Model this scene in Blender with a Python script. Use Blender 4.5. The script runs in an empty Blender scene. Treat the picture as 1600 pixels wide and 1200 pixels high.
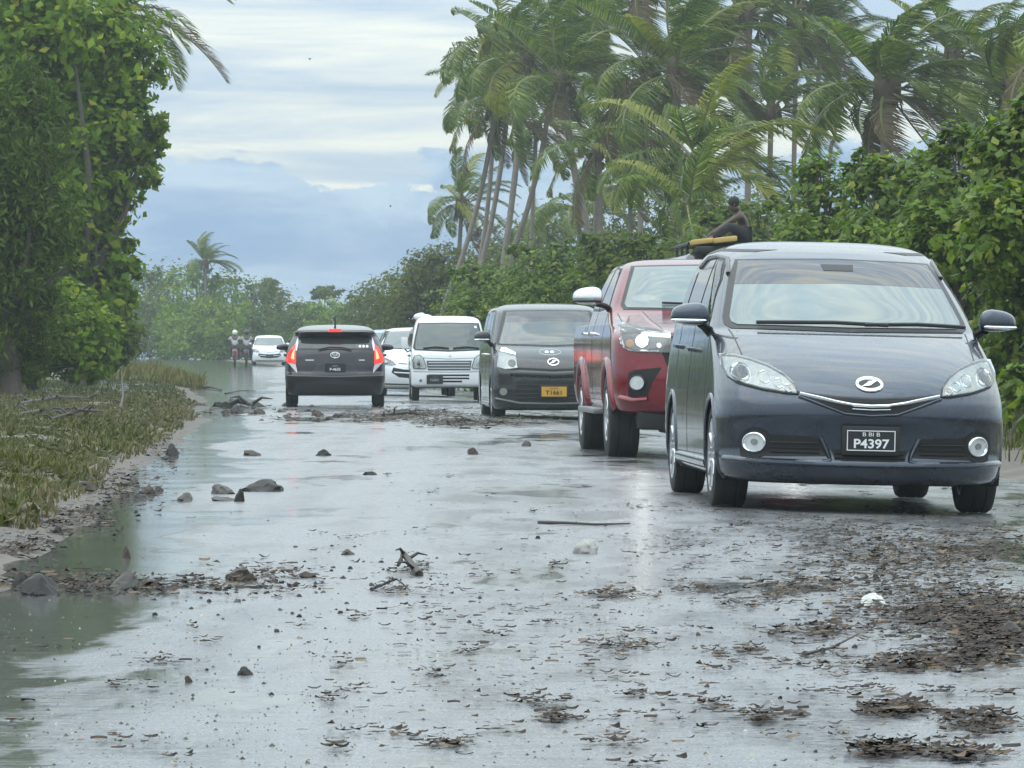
import bpy, bmesh, math, random
import numpy as np
from mathutils import Vector, Matrix, Euler, noise as mnoise

# ---------------------------------------------------------------- camera, sky, sun, exposure
scene = bpy.context.scene
col = scene.collection
rng = np.random.default_rng(7)
random.seed(7)
FPX, CAMH, HZ, CXP = 7000.0, 0.90, 553.0, 800.0      # focal length in photo pixels, eye height, horizon row

cam_d = bpy.data.cameras.new('camera')
cam = bpy.data.objects.new('camera', cam_d)
col.objects.link(cam)
cam.location = (0, 0, CAMH)
cam.rotation_euler = (math.radians(90), 0, 0)
cam_d.sensor_width = 36.0
cam_d.lens = FPX / 1600.0 * 36.0
cam_d.shift_y = -(600 - HZ) / 1600.0
cam_d.clip_start = 0.5
cam_d.clip_end = 4000
scene.camera = cam

SUN_EL, SUN_AZ = math.radians(62), math.radians(-110)   # azimuth from +Y towards +X
world = bpy.data.worlds.new('World')
scene.world = world
world.use_nodes = True
wt = world.node_tree
wt.nodes.clear()
def N(t, typ, **kw):
    n = t.nodes.new(typ)
    for k, v in kw.items():
        setattr(n, k, v)
    return n
def mathn(t, op, a, b=None, c=None, clamp=False):
    n = N(t, 'ShaderNodeMath', operation=op, use_clamp=clamp)
    for i, v in enumerate((a, b, c)):
        if v is None: continue
        if isinstance(v, (int, float)): n.inputs[i].default_value = v
        else: t.links.new(v, n.inputs[i])
    return n.outputs[0]
def mixc(t, fac, a, b, blend='MIX'):
    n = N(t, 'ShaderNodeMix', data_type='RGBA', blend_type=blend)
    for i, v in ((0, fac), (6, a), (7, b)):
        if isinstance(v, (int, float)): n.inputs[i].default_value = v
        elif isinstance(v, tuple): n.inputs[i].default_value = (*v, 1) if len(v) == 3 else v
        else: t.links.new(v, n.inputs[i])
    return n.outputs[2]
def smooth(t, v, a, b, o0=0.0, o1=1.0):
    n = N(t, 'ShaderNodeMapRange', interpolation_type='SMOOTHSTEP')
    t.links.new(v, n.inputs[0])
    n.inputs[1].default_value = a; n.inputs[2].default_value = b
    n.inputs[3].default_value = o0; n.inputs[4].default_value = o1
    return n.outputs[0]
def noise(t, vec, scale, detail=4, rough=0.55, dist=0.0, mapscale=None, loc=(0, 0, 0)):
    if mapscale is not None:
        m = N(t, 'ShaderNodeMapping')
        m.inputs['Scale'].default_value = mapscale
        m.inputs['Location'].default_value = loc
        t.links.new(vec, m.inputs[0]); vec = m.outputs[0]
    n = N(t, 'ShaderNodeTexNoise')
    n.inputs['Scale'].default_value = scale
    n.inputs['Detail'].default_value = detail
    n.inputs['Roughness'].default_value = rough
    n.inputs['Distortion'].default_value = dist
    t.links.new(vec, n.inputs['Vector'])
    return n.outputs[0]

tc = N(wt, 'ShaderNodeTexCoord')
sep = N(wt, 'ShaderNodeSeparateXYZ')
wt.links.new(tc.outputs['Generated'], sep.inputs[0])
elev = sep.outputs[2]
sky = N(wt, 'ShaderNodeTexSky', sky_type='NISHITA')
sky.sun_disc = False
sky.sun_elevation = SUN_EL
sky.sun_rotation = SUN_AZ
sky.air_density = 1.2; sky.dust_density = 2.5
skyc = mixc(wt, 1.0, sky.outputs[0], (0.10, 0.10, 0.10), 'MULTIPLY')
# streaky high overcast: long flat bands
b1 = noise(wt, tc.outputs['Generated'], 1.0, 6, 0.58, 0.6, (9, 9, 105), (3.1, 0.4, 0.35))
b2 = noise(wt, tc.outputs['Generated'], 1.0, 4, 0.5, 0.3, (3, 3, 44), (8.0, 2.0, 0.7))
bb = mathn(wt, 'ADD', mathn(wt, 'MULTIPLY', b1, 0.6), mathn(wt, 'MULTIPLY', b2, 0.4))
bands = smooth(wt, bb, 0.40, 0.64)
hi = mixc(wt, bands, (0.40, 0.51, 0.63), (0.76, 0.79, 0.71))
cover = smooth(wt, b2, 0.25, 0.42)
hi = mixc(wt, mathn(wt, 'MULTIPLY_ADD', cover, 0.22, 0.78), skyc, hi)
# a lumpy blue-grey cumulus bank standing on the horizon
lump = noise(wt, tc.outputs['Generated'], 1.0, 7, 0.55, 0.2, (24, 24, 46), (2.6, 0.3, 0.0))
top = mathn(wt, 'MULTIPLY_ADD', lump, 0.062, 0.010)
bank = smooth(wt, mathn(wt, 'SUBTRACT', top, elev), -0.0004, 0.0018)
soft = noise(wt, tc.outputs['Generated'], 1.0, 5, 0.6, 0.4, (16, 16, 60), (5, 5, 1.2))
bcol = mixc(wt, smooth(wt, soft, 0.38, 0.66), (0.24, 0.37, 0.57), (0.43, 0.57, 0.70))
skyall = mixc(wt, mathn(wt, 'MULTIPLY', bank, 0.9), hi, bcol)
# an overcast sky grows brighter towards the zenith
gain = mathn(wt, 'MULTIPLY_ADD', mathn(wt, 'MAXIMUM', elev, 0.0), 2.1, 1.0)
vm = N(wt, 'ShaderNodeVectorMath', operation='SCALE')
wt.links.new(skyall, vm.inputs[0]); wt.links.new(gain, vm.inputs['Scale'])
bg = N(wt, 'ShaderNodeBackground')
bg.inputs['Strength'].default_value = 1.02
wt.links.new(vm.outputs[0], bg.inputs['Color'])
wo = N(wt, 'ShaderNodeOutputWorld')
wt.links.new(bg.outputs[0], wo.inputs[0])

sun_d = bpy.data.lights.new('sun', 'SUN')
sun_d.energy = 0.9
sun_d.angle = math.radians(80)
sun_d.color = (1.0, 0.96, 0.90)
sun = bpy.data.objects.new('sun', sun_d)
col.objects.link(sun)
sdir = Vector((math.sin(SUN_AZ) * math.cos(SUN_EL), math.cos(SUN_AZ) * math.cos(SUN_EL), math.sin(SUN_EL)))
sun.rotation_euler = sdir.to_track_quat('Z', 'Y').to_euler()
sun.location = (0, 0, 60)

vs = scene.view_settings
vs.view_transform = 'Standard'; vs.look = 'None'; vs.gamma = 1.0; vs.use_curve_mapping = False
vs.exposure = 0.30
scene.render.engine = 'CYCLES'
cy = scene.cycles
cy.use_denoising = True
try: cy.denoiser = 'OPENIMAGEDENOISE'
except Exception: pass
cy.max_bounces = 6; cy.diffuse_bounces = 2; cy.glossy_bounces = 3; cy.transmission_bounces = 3
cy.transparent_max_bounces = 8; cy.volume_bounces = 1
cy.sample_clamp_indirect = 4.0
cy.caustics_reflective = False; cy.caustics_refractive = False

# ---------------------------------------------------------------- helpers
def tag(o, label=None, cat=None, group=None, kind=None):
    for k, v in (('label', label), ('category', cat), ('group', group), ('kind', kind)):
        if v: o[k] = v
    return o
def empty(name, loc=(0, 0, 0), rot=(0, 0, 0), parent=None):
    o = bpy.data.objects.new(name, None)
    o.empty_display_size = 0.2
    o.location = loc; o.rotation_euler = rot
    if parent is not None: o.parent = parent
    col.objects.link(o)
    return o
def link_mesh(name, me, mat=None, parent=None):
    o = bpy.data.objects.new(name, me)
    if mat is not None and len(me.materials) == 0: me.materials.append(mat)
    if parent is not None: o.parent = parent
    col.objects.link(o)
    return o
def np_mesh(name, v, f, smooth_=False):
    """v: (n,3) array, f: (m,k) array of equal-sized faces"""
    me = bpy.data.meshes.new(name)
    v = np.asarray(v, dtype=np.float32); f = np.asarray(f, dtype=np.int32)
    m, k = f.shape
    me.vertices.add(len(v)); me.vertices.foreach_set('co', v.ravel())
    me.loops.add(m * k); me.loops.foreach_set('vertex_index', f.ravel())
    me.polygons.add(m); me.polygons.foreach_set('loop_start', np.arange(0, m * k, k, dtype=np.int32))
    if smooth_: me.polygons.foreach_set('use_smooth', np.ones(m, dtype=bool))
    me.update(calc_edges=True)
    return me
class MB:
    def __init__(s): s.v = []; s.f = []
    def add(s, v, f):
        b = len(s.v)
        s.v += [tuple(p) for p in v]
        s.f += [tuple(i + b for i in q) for q in f]
        return s
    def box(s, c, d, rot=None, taper=1.0, bev=0.0):
        x, y, z = d[0] / 2, d[1] / 2, d[2] / 2
        if bev <= 0:
            p = [Vector((sx * x * (taper if sz > 0 else 1), sy * y * (taper if sz > 0 else 1), sz * z)) for sz in (-1, 1) for sy in (-1, 1) for sx in (-1, 1)]
            f = [(0, 2, 3, 1), (4, 5, 7, 6), (0, 1, 5, 4), (2, 6, 7, 3), (0, 4, 6, 2), (1, 3, 7, 5)]
        else:
            bm = bmesh.new()
            bmesh.ops.create_cube(bm, size=1)
            bmesh.ops.scale(bm, vec=d, verts=bm.verts)
            bmesh.ops.bevel(bm, geom=bm.edges[:], offset=bev, segments=2, affect='EDGES', profile=0.6)
            bm.verts.index_update()
            p = [v.co.copy() for v in bm.verts]; f = [tuple(v.index for v in q.verts) for q in bm.faces]
            bm.free()
        if rot is not None:
            R = Euler(rot).to_matrix(); p = [R @ q for q in p]
        c = Vector(c)
        return s.add([q + c for q in p], f)
    def tube(s, pts, r, n=8, caps=True):
        pts = [Vector(p) for p in pts]
        rs = r if hasattr(r, '__len__') else [r] * len(pts)
        v = []; f = []
        prev = None
        for i, p in enumerate(pts):
            t = (pts[min(i + 1, len(pts) - 1)] - pts[max(i - 1, 0)])
            if t.length < 1e-9: t = Vector((0, 0, 1))
            t.normalize()
            a = prev if prev is not None else (Vector((0, 0, 1)) if abs(t.z) < 0.9 else Vector((1, 0, 0)))
            u = (a - t * a.dot(t))
            if u.length < 1e-6: u = t.orthogonal()
            u.normalize(); prev = u
            w = t.cross(u)
            for k in range(n):
                an = 2 * math.pi * k / n
                v.append(p + (u * math.cos(an) + w * math.sin(an)) * rs[i])
        for i in range(len(pts) - 1):
            for k in range(n):
                k2 = (k + 1) % n
                f.append((i * n + k, i * n + k2, (i + 1) * n + k2, (i + 1) * n + k))
        if caps:
            f.append(tuple(reversed(range(n)))); f.append(tuple(range((len(pts) - 1) * n, len(pts) * n)))
        return s.add(v, f)
    def ell(s, c, r, nu=16, nv=10, e=1.0, rot=None, fn=None):
        v = []; f = []
        sg = lambda a: math.copysign(abs(a) ** e, a)
        R = Euler(rot).to_matrix() if rot is not None else None
        for j in range(nv + 1):
            la = math.pi * (j / nv - 0.5)
            for i in range(nu):
                lo = 2 * math.pi * i / nu
                p = Vector((sg(math.cos(la)) * sg(math.cos(lo)) * r[0], sg(math.cos(la)) * sg(math.sin(lo)) * r[1], sg(math.sin(la)) * r[2]))
                if fn: p = Vector(fn(p))
                if R: p = R @ p
                v.append(p + Vector(c))
        for j in range(nv):
            for i in range(nu):
                i2 = (i + 1) % nu
                f.append((j * nu + i, j * nu + i2, (j + 1) * nu + i2, (j + 1) * nu + i))
        return s.add(v, f)
    def lathe(s, prof, c=(0, 0, 0), axis='x', n=32):
        v = []; f = []
        for (a, r) in prof:
            for k in range(n):
                t = 2 * math.pi * k / n
                q = (a, r * math.cos(t), r * math.sin(t)) if axis == 'x' else ((r * math.cos(t), a, r * math.sin(t)) if axis == 'y' else (r * math.cos(t), r * math.sin(t), a))
                v.append((q[0] + c[0], q[1] + c[1], q[2] + c[2]))
        for i in range(len(prof) - 1):
            for k in range(n):
                k2 = (k + 1) % n
                f.append((i * n + k, i * n + k2, (i + 1) * n + k2, (i + 1) * n + k))
        return s.add(v, f)
    def mesh(s, name, smooth_=True):
        me = bpy.data.meshes.new(name)
        me.from_pydata([tuple(p) for p in s.v], [], s.f)
        bm = bmesh.new(); bm.from_mesh(me)
        bmesh.ops.remove_doubles(bm, verts=bm.verts, dist=1e-5)
        bmesh.ops.recalc_face_normals(bm, faces=bm.faces)
        bm.to_mesh(me); bm.free()
        if smooth_:
            me.polygons.foreach_set('use_smooth', np.ones(len(me.polygons), dtype=bool))
            try: me.set_sharp_from_angle(angle=math.radians(38))
            except Exception: pass
        me.update()
        return me
    def build(s, name, mat, parent=None, smooth_=True):
        return link_mesh(name, s.mesh(name, smooth_), mat, parent)
def text_mesh(name, body, size, loc, rot, mat, parent, extrude=0.002, sx=1.0, bold=0.0):
    cu = bpy.data.curves.new(name, 'FONT')
    cu.body = body; cu.size = size; cu.extrude = extrude; cu.align_x = 'CENTER'; cu.align_y = 'CENTER'; cu.offset = bold
    tmp = bpy.data.objects.new(name, cu)
    col.objects.link(tmp)
    dg = bpy.context.evaluated_depsgraph_get()
    me = bpy.data.meshes.new_from_object(tmp.evaluated_get(dg))
    bpy.data.objects.remove(tmp); bpy.data.curves.remove(cu)
    me.materials.clear()
    o = link_mesh(name, me, mat, parent)
    o.location = loc; o.rotation_euler = rot; o.scale = (sx, 1, 1)
    return o

# ---------------------------------------------------------------- materials
MATS = {}
def new_mat(name):
    m = bpy.data.materials.new(name); m.use_nodes = True
    t = m.node_tree
    return m, t, t.nodes['Principled BSDF']
def plain(name, c, rough=0.5, metal=0.0, coat=0.0, ior=1.5, emit=None, es=0.0, var=0.12, scale=6.0, bump=0.0, bscale=60.0):
    if name in MATS: return MATS[name]
    m, t, p = new_mat(name)
    tcn = N(t, 'ShaderNodeTexCoord')
    n1 = noise(t, tcn.outputs['Object'], scale, 4, 0.6)
    lo = tuple(x * (1 - var) for x in c); hi_ = tuple(min(1, x * (1 + var)) for x in c)
    t.links.new(mixc(t, n1, lo, hi_), p.inputs['Base Color'])
    p.inputs['Roughness'].default_value = rough
    rr = mathn(t, 'MULTIPLY_ADD', n1, 0.2 * rough, rough * 0.9)
    t.links.new(rr, p.inputs['Roughness'])
    p.inputs['Metallic'].default_value = metal
    p.inputs['IOR'].default_value = ior
    p.inputs['Coat Weight'].default_value = coat
    p.inputs['Coat Roughness'].default_value = 0.04
    if emit:
        p.inputs['Emission Color'].default_value = (*emit, 1); p.inputs['Emission Strength'].default_value = es
    if bump > 0:
        bn = N(t, 'ShaderNodeBump'); bn.inputs['Strength'].default_value = bump; bn.inputs['Distance'].default_value = 0.01
        t.links.new(noise(t, tcn.outputs['Object'], bscale, 3), bn.inputs['Height'])
        t.links.new(bn.outputs[0], p.inputs['Normal'])
    MATS[name] = m
    return m
def paint(name, c, metal=0.35, rough=0.32, film_amt=0.3):
    """wet car paint: coloured base under clear coat, road film low down on the sills"""
    if name in MATS: return MATS[name]
    m, t, p = new_mat(name)
    tcn = N(t, 'ShaderNodeTexCoord')
    sp = N(t, 'ShaderNodeSeparateXYZ'); t.links.new(tcn.outputs['Object'], sp.inputs[0])
    drops = noise(t, tcn.outputs['Object'], 90, 3, 0.6)
    film = noise(t, tcn.outputs['Object'], 5, 6, 0.65)
    low = smooth(t, mathn(t, 'MULTIPLY_ADD', film, 0.35, sp.outputs[2]), 0.62, 0.30)
    dirt = mathn(t, 'MULTIPLY', low, film_amt)
    t.links.new(mixc(t, dirt, c, (0.16, 0.15, 0.13)), p.inputs['Base Color'])
    p.inputs['Metallic'].default_value = metal
    t.links.new(mathn(t, 'MULTIPLY_ADD', film, 0.12, rough - 0.06), p.inputs['Roughness'])
    t.links.new(mathn(t, 'SUBTRACT', 1.0, dirt), p.inputs['Coat Weight'])
    p.inputs['Coat Roughness'].default_value = 0.05
    p.inputs['Specular IOR Level'].default_value = 0.2
    bn = N(t, 'ShaderNodeBump'); bn.inputs['Strength'].default_value = 0.015; bn.inputs['Distance'].default_value = 0.004
    t.links.new(drops, bn.inputs['Height']); t.links.new(bn.outputs[0], p.inputs['Coat Normal'])
    MATS[name] = m
    return m
def leafmat(name, c1, c2, c3=None, rough=0.45, trans=0.35, spec=0.22):
    if name in MATS: return MATS[name]
    m, t, p = new_mat(name)
    g = N(t, 'ShaderNodeNewGeometry')
    cr = N(t, 'ShaderNodeValToRGB')
    cr.color_ramp.elements[0].color = (*c1, 1); cr.color_ramp.elements[1].color = (*c2, 1)
    cr.color_ramp.elements[1].position = 0.85
    if c3:
        e = cr.color_ramp.elements.new(0.97); e.color = (*c3, 1)
    t.links.new(g.outputs['Random Per Island'], cr.inputs[0])
    tcn = N(t, 'ShaderNodeTexCoord')
    n1 = noise(t, tcn.outputs['Object'], 0.9, 3, 0.5)
    cc = mixc(t, 1.0, cr.outputs[0], mixc(t, n1, (0.55, 0.58, 0.55), (1.45, 1.40, 1.1)), 'MULTIPLY')
    t.links.new(cc, p.inputs['Base Color'])
    p.inputs['Roughness'].default_value = rough
    p.inputs['Specular IOR Level'].default_value = spec
    tr = N(t, 'ShaderNodeBsdfTranslucent')
    t.links.new(mixc(t, 1.0, cc, (1.1, 1.25, 0.6), 'MULTIPLY'), tr.inputs[0])
    mx = N(t, 'ShaderNodeMixShader'); mx.inputs[0].default_value = trans
    t.links.new(p.outputs[0], mx.inputs[1]); t.links.new(tr.outputs[0], mx.inputs[2])
    t.links.new(mx.outputs[0], t.nodes['Material Output'].inputs[0])
    MATS[name] = m
    return m
def glassy(name, c=(0.02, 0.025, 0.025), ior=1.7, rough=0.03, wave=0.004):
    if name in MATS: return MATS[name]
    m, t, p = new_mat(name)
    tcn = N(t, 'ShaderNodeTexCoord')
    n1 = noise(t, tcn.outputs['Object'], 3, 4, 0.6)
    t.links.new(mixc(t, n1, tuple(x * .7 for x in c), tuple(x * 1.3 for x in c)), p.inputs['Base Color'])
    p.inputs['Roughness'].default_value = rough; p.inputs['IOR'].default_value = ior
    bn = N(t, 'ShaderNodeBump'); bn.inputs['Strength'].default_value = wave; bn.inputs['Distance'].default_value = 0.02
    t.links.new(noise(t, tcn.outputs['Object'], 1.5, 3), bn.inputs['Height']); t.links.new(bn.outputs[0], p.inputs['Normal'])
    MATS[name] = m
    return m
def lensmat(name, tint=(1, 1, 1), gl=0.12):
    if name in MATS: return MATS[name]
    m, t, p = new_mat(name)
    t.nodes.remove(p)
    a = N(t, 'ShaderNodeBsdfTransparent'); a.inputs[0].default_value = (*tint, 1)
    b = N(t, 'ShaderNodeBsdfGlossy'); b.inputs['Roughness'].default_value = 0.04
    fr = N(t, 'ShaderNodeFresnel'); fr.inputs[0].default_value = 1.5
    mx = N(t, 'ShaderNodeMixShader')
    t.links.new(mathn(t, 'ADD', fr.outputs[0], gl - 0.04), mx.inputs[0])
    t.links.new(a.outputs[0], mx.inputs[1]); t.links.new(b.outputs[0], mx.inputs[2])
    t.links.new(mx.outputs[0], t.nodes['Material Output'].inputs[0])
    MATS[name] = m
    return m
M_BLACK = plain('black_plastic', (0.012, 0.012, 0.013), 0.45)
M_MESH = plain('dark_mesh', (0.006, 0.006, 0.007), 0.7)
M_RUBBER = plain('tyre_rubber', (0.014, 0.014, 0.014), 0.7, bump=0.4, bscale=80)
M_SEAL = plain('window_seal', (0.008, 0.008, 0.008), 0.4)
M_CHROME = plain('chrome', (0.82, 0.84, 0.86), 0.09, 1.0, var=0.03)
M_ALLOY = plain('alloy', (0.45, 0.46, 0.47), 0.3, 0.9)
M_REFL = plain('lamp_reflector', (0.66, 0.70, 0.70), 0.22, 0.25, var=0.3, scale=22)
M_LENS = lensmat('lamp_lens', (0.97, 1, 0.99))
M_GLASS = glassy('car_glass', (0.14, 0.18, 0.175), 1.9)
M_GLASSD = glassy('car_glass_dark', (0.018, 0.02, 0.02), 1.7)
M_GLASSUP = glassy('upper_glass', (0.035, 0.033, 0.037), 1.8)  # darker glass for the upper part of a windscreen
M_UNDER = plain('underbody', (0.006, 0.006, 0.006), 0.85)
M_WHITE = plain('white_print', (0.75, 0.77, 0.78), 0.5, var=0.04)
M_AMBER = plain('amber_lens', (0.6, 0.2, 0.03), 0.2)

# ---------------------------------------------------------------- terrain heights
def axis(Y): return -0.05 * (Y - 27) - (0.0002 * (Y - 70) ** 2 if Y > 70 else 0.0)
def base_z(X, Y):
    u = X - axis(Y)
    z = 0.0
    if u > 1.2: z -= 0.03 * (min(u, 3.6) - 1.2)
    if Y > 100: z += 0.003 * (min(Y, 330) - 100)
    return z
def left_edge(Y): return -2.70 - (min(0.018 * (Y - 60), 2.6) if Y > 60 else 0.0) + 0.22 * mnoise.noise(Vector((Y * 0.16, 3.3, 0))) + 0.12 * mnoise.noise(Vector((Y * 0.6, 9.1, 0)))
def right_edge(Y): return 4.25 + 0.25 * mnoise.noise(Vector((Y * 0.15, 7.7, 0))) - (min(0.006 * (Y - 120), 1.2) if Y > 120 else 0)
def ground_z(X, Y):
    u = X - axis(Y)
    z = base_z(X, Y)
    le, re = left_edge(Y), right_edge(Y)
    nz = 0.05 * mnoise.noise(Vector((X * 0.9, Y * 0.9, 1.0))) + 0.025 * mnoise.noise(Vector((X * 3.1, Y * 3.1, 4.0)))
    if u < le + 0.6:
        k = min(max((le + 0.6 - u) / 1.6, 0), 1); k = k * k * (3 - 2 * k)
        return z - 0.03 + (0.20 + nz) * k + 0.012 * mnoise.noise(Vector((X * 5, Y * 2, 2.0)))
    if u > re - 0.3:
        k = min(max((u - re + 0.3) / 1.2, 0), 1); k = k * k * (3 - 2 * k)
        return z - 0.03 + (0.16 + nz) * k + 0.012 * mnoise.noise(Vector((X * 5, Y * 2, 2.0)))
    return z - 0.03
def road_z(X, Y):
    return base_z(X, Y) + 0.004 * mnoise.noise(Vector((X * 0.8, Y * 0.35, 5.0))) + 0.0025 * mnoise.noise(Vector((X * 2.5, Y * 1.2, 6.0)))
def surf_z(X, Y): return max(ground_z(X, Y), road_z(X, Y))
def pix_ground(px, py, zf=None):
    """ground point seen at a photo pixel"""
    zf = zf or road_z
    z = 0.0
    for _ in range(14):
        d = FPX * (CAMH - z) / max(py - HZ, 1.0)
        d = min(d, 330)
        X = (px - CXP) / FPX * d
        z = 0.5 * z + 0.5 * zf(X, d)
    return X, d, zf(X, d)
def pix_at(px, py, d): return ((px - CXP) / FPX * d, d, CAMH - (py - HZ) / FPX * d)

# ---------------------------------------------------------------- the ground and the road
def grid_sheet(us, ys, zf, absolute=False):
    nu, ny = len(us), len(ys)
    v = np.zeros((ny * nu, 3), dtype=np.float32)
    i = 0
    for Y in ys:
        a = axis(min(Y, 330)) if Y > -1e9 else 0
        for u in us:
            X = a + u
            v[i] = (X, Y, zf(X, Y)); i += 1
    q = np.arange(ny * nu).reshape(ny, nu)
    f = np.stack([q[:-1, :-1].ravel(), q[:-1, 1:].ravel(), q[1:, 1:].ravel(), q[1:, :-1].ravel()], axis=1)
    return v, f
us = np.concatenate([[-200, -150, -100, -60, -40, -28, -20, -15, -12, -10, -8, -7], np.arange(-6, -1.5, 0.12), np.arange(-1.4, 3.4, 0.6), np.arange(3.5, 6.0, 0.12), [6.3, 7, 8, 10, 12, 15, 20, 28, 40, 60, 100, 150, 200]])
ys = np.concatenate([[-30, -15, -5, 0, 3, 6], np.arange(8, 60, 0.3), np.arange(60, 130, 0.8), np.arange(130, 340, 4), [345, 360, 380, 400]])
gv, gf = grid_sheet(us, ys, ground_z)
def sand_material():
    m, t, p = new_mat('sandy_ground')
    tcn = N(t, 'ShaderNodeTexCoord')
    a = noise(t, tcn.outputs['Object'], 1.2, 6, 0.65)
    b = noise(t, tcn.outputs['Object'], 14, 5, 0.7)
    c = mixc(t, smooth(t, a, 0.38, 0.62), (0.055, 0.046, 0.036), (0.15, 0.13, 0.108))
    c = mixc(t, smooth(t, b, 0.45, 0.72), c, (0.08, 0.07, 0.05))
    t.links.new(c, p.inputs['Base Color'])
    t.links.new(smooth(t, a, 0.3, 0.7, 0.45, 0.85), p.inputs['Roughness'])
    bn = N(t, 'ShaderNodeBump'); bn.inputs['Strength'].default_value = 0.6; bn.inputs['Distance'].default_value = 0.03
    t.links.new(b, bn.inputs['Height']); t.links.new(bn.outputs[0], p.inputs['Normal'])
    return m
ground = link_mesh('ground', np_mesh('ground', gv, gf, True), sand_material())
tag(ground, 'pale sandy ground either side of the road', kind='structure')

us = np.concatenate([np.arange(-5.6, -3.0, 0.4), np.arange(-3.0, 4.9, 0.16)])
ys = np.concatenate([np.arange(-6, 8, 2.0), np.arange(8, 32, 0.12), np.arange(32, 60, 0.25), np.arange(60, 130, 0.8), np.arange(130, 332, 4)])
rv, rf = grid_sheet(us, ys, road_z)
def road_material():
    m, t, p = new_mat('wet_road')
    tcn = N(t, 'ShaderNodeTexCoord')
    O = tcn.outputs['Object']
    sp = N(t, 'ShaderNodeSeparateXYZ'); t.links.new(O, sp.inputs[0])
    u = mathn(t, 'ADD', sp.outputs[0], mathn(t, 'MULTIPLY', mathn(t, 'SUBTRACT', sp.outputs[1], 27.0), 0.05))
    big = noise(t, O, 1.0, 5, 0.55, 0.5, (0.55, 0.16, 1))
    mid = noise(t, O, 1.0, 5, 0.6, 0.4, (2.2, 0.7, 1))
    fine = noise(t, O, 1.0, 4, 0.65, 0.0, (30, 16, 1))
    grit = noise(t, O, 1.0, 3, 0.7, 0.0, (110, 70, 1))
    track = noise(t, O, 1.0, 3, 0.5, 0.0, (3.0, 0.05, 1))
    # standing water gathers along the left edge and in shallow dips
    leftw = smooth(t, u, -1.55, -2.45)
    wet = mathn(t, 'ADD', mathn(t, 'ADD', mathn(t, 'MULTIPLY', big, 0.62), mathn(t, 'MULTIPLY', mid, 0.38)), mathn(t, 'MULTIPLY', leftw, 0.22))
    pud = smooth(t, wet, 0.53, 0.59)
    asphalt = mixc(t, smooth(t, fine, 0.40, 0.62), (0.045, 0.047, 0.052), (0.15, 0.15, 0.152))
    silt = mixc(t, smooth(t, grit, 0.42, 0.62), (0.125, 0.128, 0.134), (0.265, 0.27, 0.278))
    c = mixc(t, smooth(t, mathn(t, 'ADD', mathn(t, 'MULTIPLY', mid, 0.6), mathn(t, 'MULTIPLY', track, 0.4)), 0.34, 0.54), asphalt, silt)
    c = mixc(t, mathn(t, 'MULTIPLY', pud, 0.6), c, (0.07, 0.075, 0.06))
    t.links.new(c, p.inputs['Base Color'])
    rgh = mathn(t, 'MULTIPLY_ADD', fine, 0.16, 0.16)
    rgh = mathn(t, 'ADD', rgh, smooth(t, mid, 0.35, 0.7, -0.08, 0.10))
    mr = N(t, 'ShaderNodeMix'); t.links.new(pud, mr.inputs[0]); t.links.new(rgh, mr.inputs[2]); mr.inputs[3].default_value = 0.07
    t.links.new(mr.outputs[0], p.inputs['Roughness'])
    p.inputs['IOR'].default_value = 1.45
    dry = mathn(t, 'SUBTRACT', 1.0, pud)
    h = mathn(t, 'ADD', mathn(t, 'MULTIPLY', fine, 0.7), mathn(t, 'MULTIPLY', grit, 0.3))
    rip = noise(t, O, 1.0, 5, 0.65, 0.3, (4, 7, 1))
    h = mathn(t, 'MULTIPLY_ADD', rip, 2.4, h)
    bn = N(t, 'ShaderNodeBump'); bn.inputs['Distance'].default_value = 0.006
    t.links.new(mathn(t, 'MULTIPLY_ADD', dry, 0.55, 0.07), bn.inputs['Strength'])
    t.links.new(h, bn.inputs['Height']); t.links.new(bn.outputs[0], p.inputs['Normal'])
    return m
road = link_mesh('road', np_mesh('road', rv, rf, True), road_material())
tag(road, 'flooded silty road under a skin of water', kind='structure')
# ---------------------------------------------------------------- vehicles
def pchip(xs, ys, x):
    xs = np.asarray(xs, float); ys = np.asarray(ys, float)
    h = np.diff(xs); d = np.diff(ys) / h
    m = np.zeros_like(ys)
    for i in range(1, len(xs) - 1):
        if d[i - 1] * d[i] > 0:
            w1 = 2 * h[i] + h[i - 1]; w2 = h[i] + 2 * h[i - 1]
            m[i] = (w1 + w2) / (w1 / d[i - 1] + w2 / d[i])
    m[0] = d[0]; m[-1] = d[-1]
    k = np.clip(np.searchsorted(xs, x) - 1, 0, len(h) - 1)
    t = (x - xs[k]) / h[k]
    return ((2 * t**3 - 3 * t**2 + 1) * ys[k] + (t**3 - 2 * t**2 + t) * h[k] * m[k] + (-2 * t**3 + 3 * t**2) * ys[k + 1] + (t**3 - t**2) * h[k] * m[k + 1])

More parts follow.
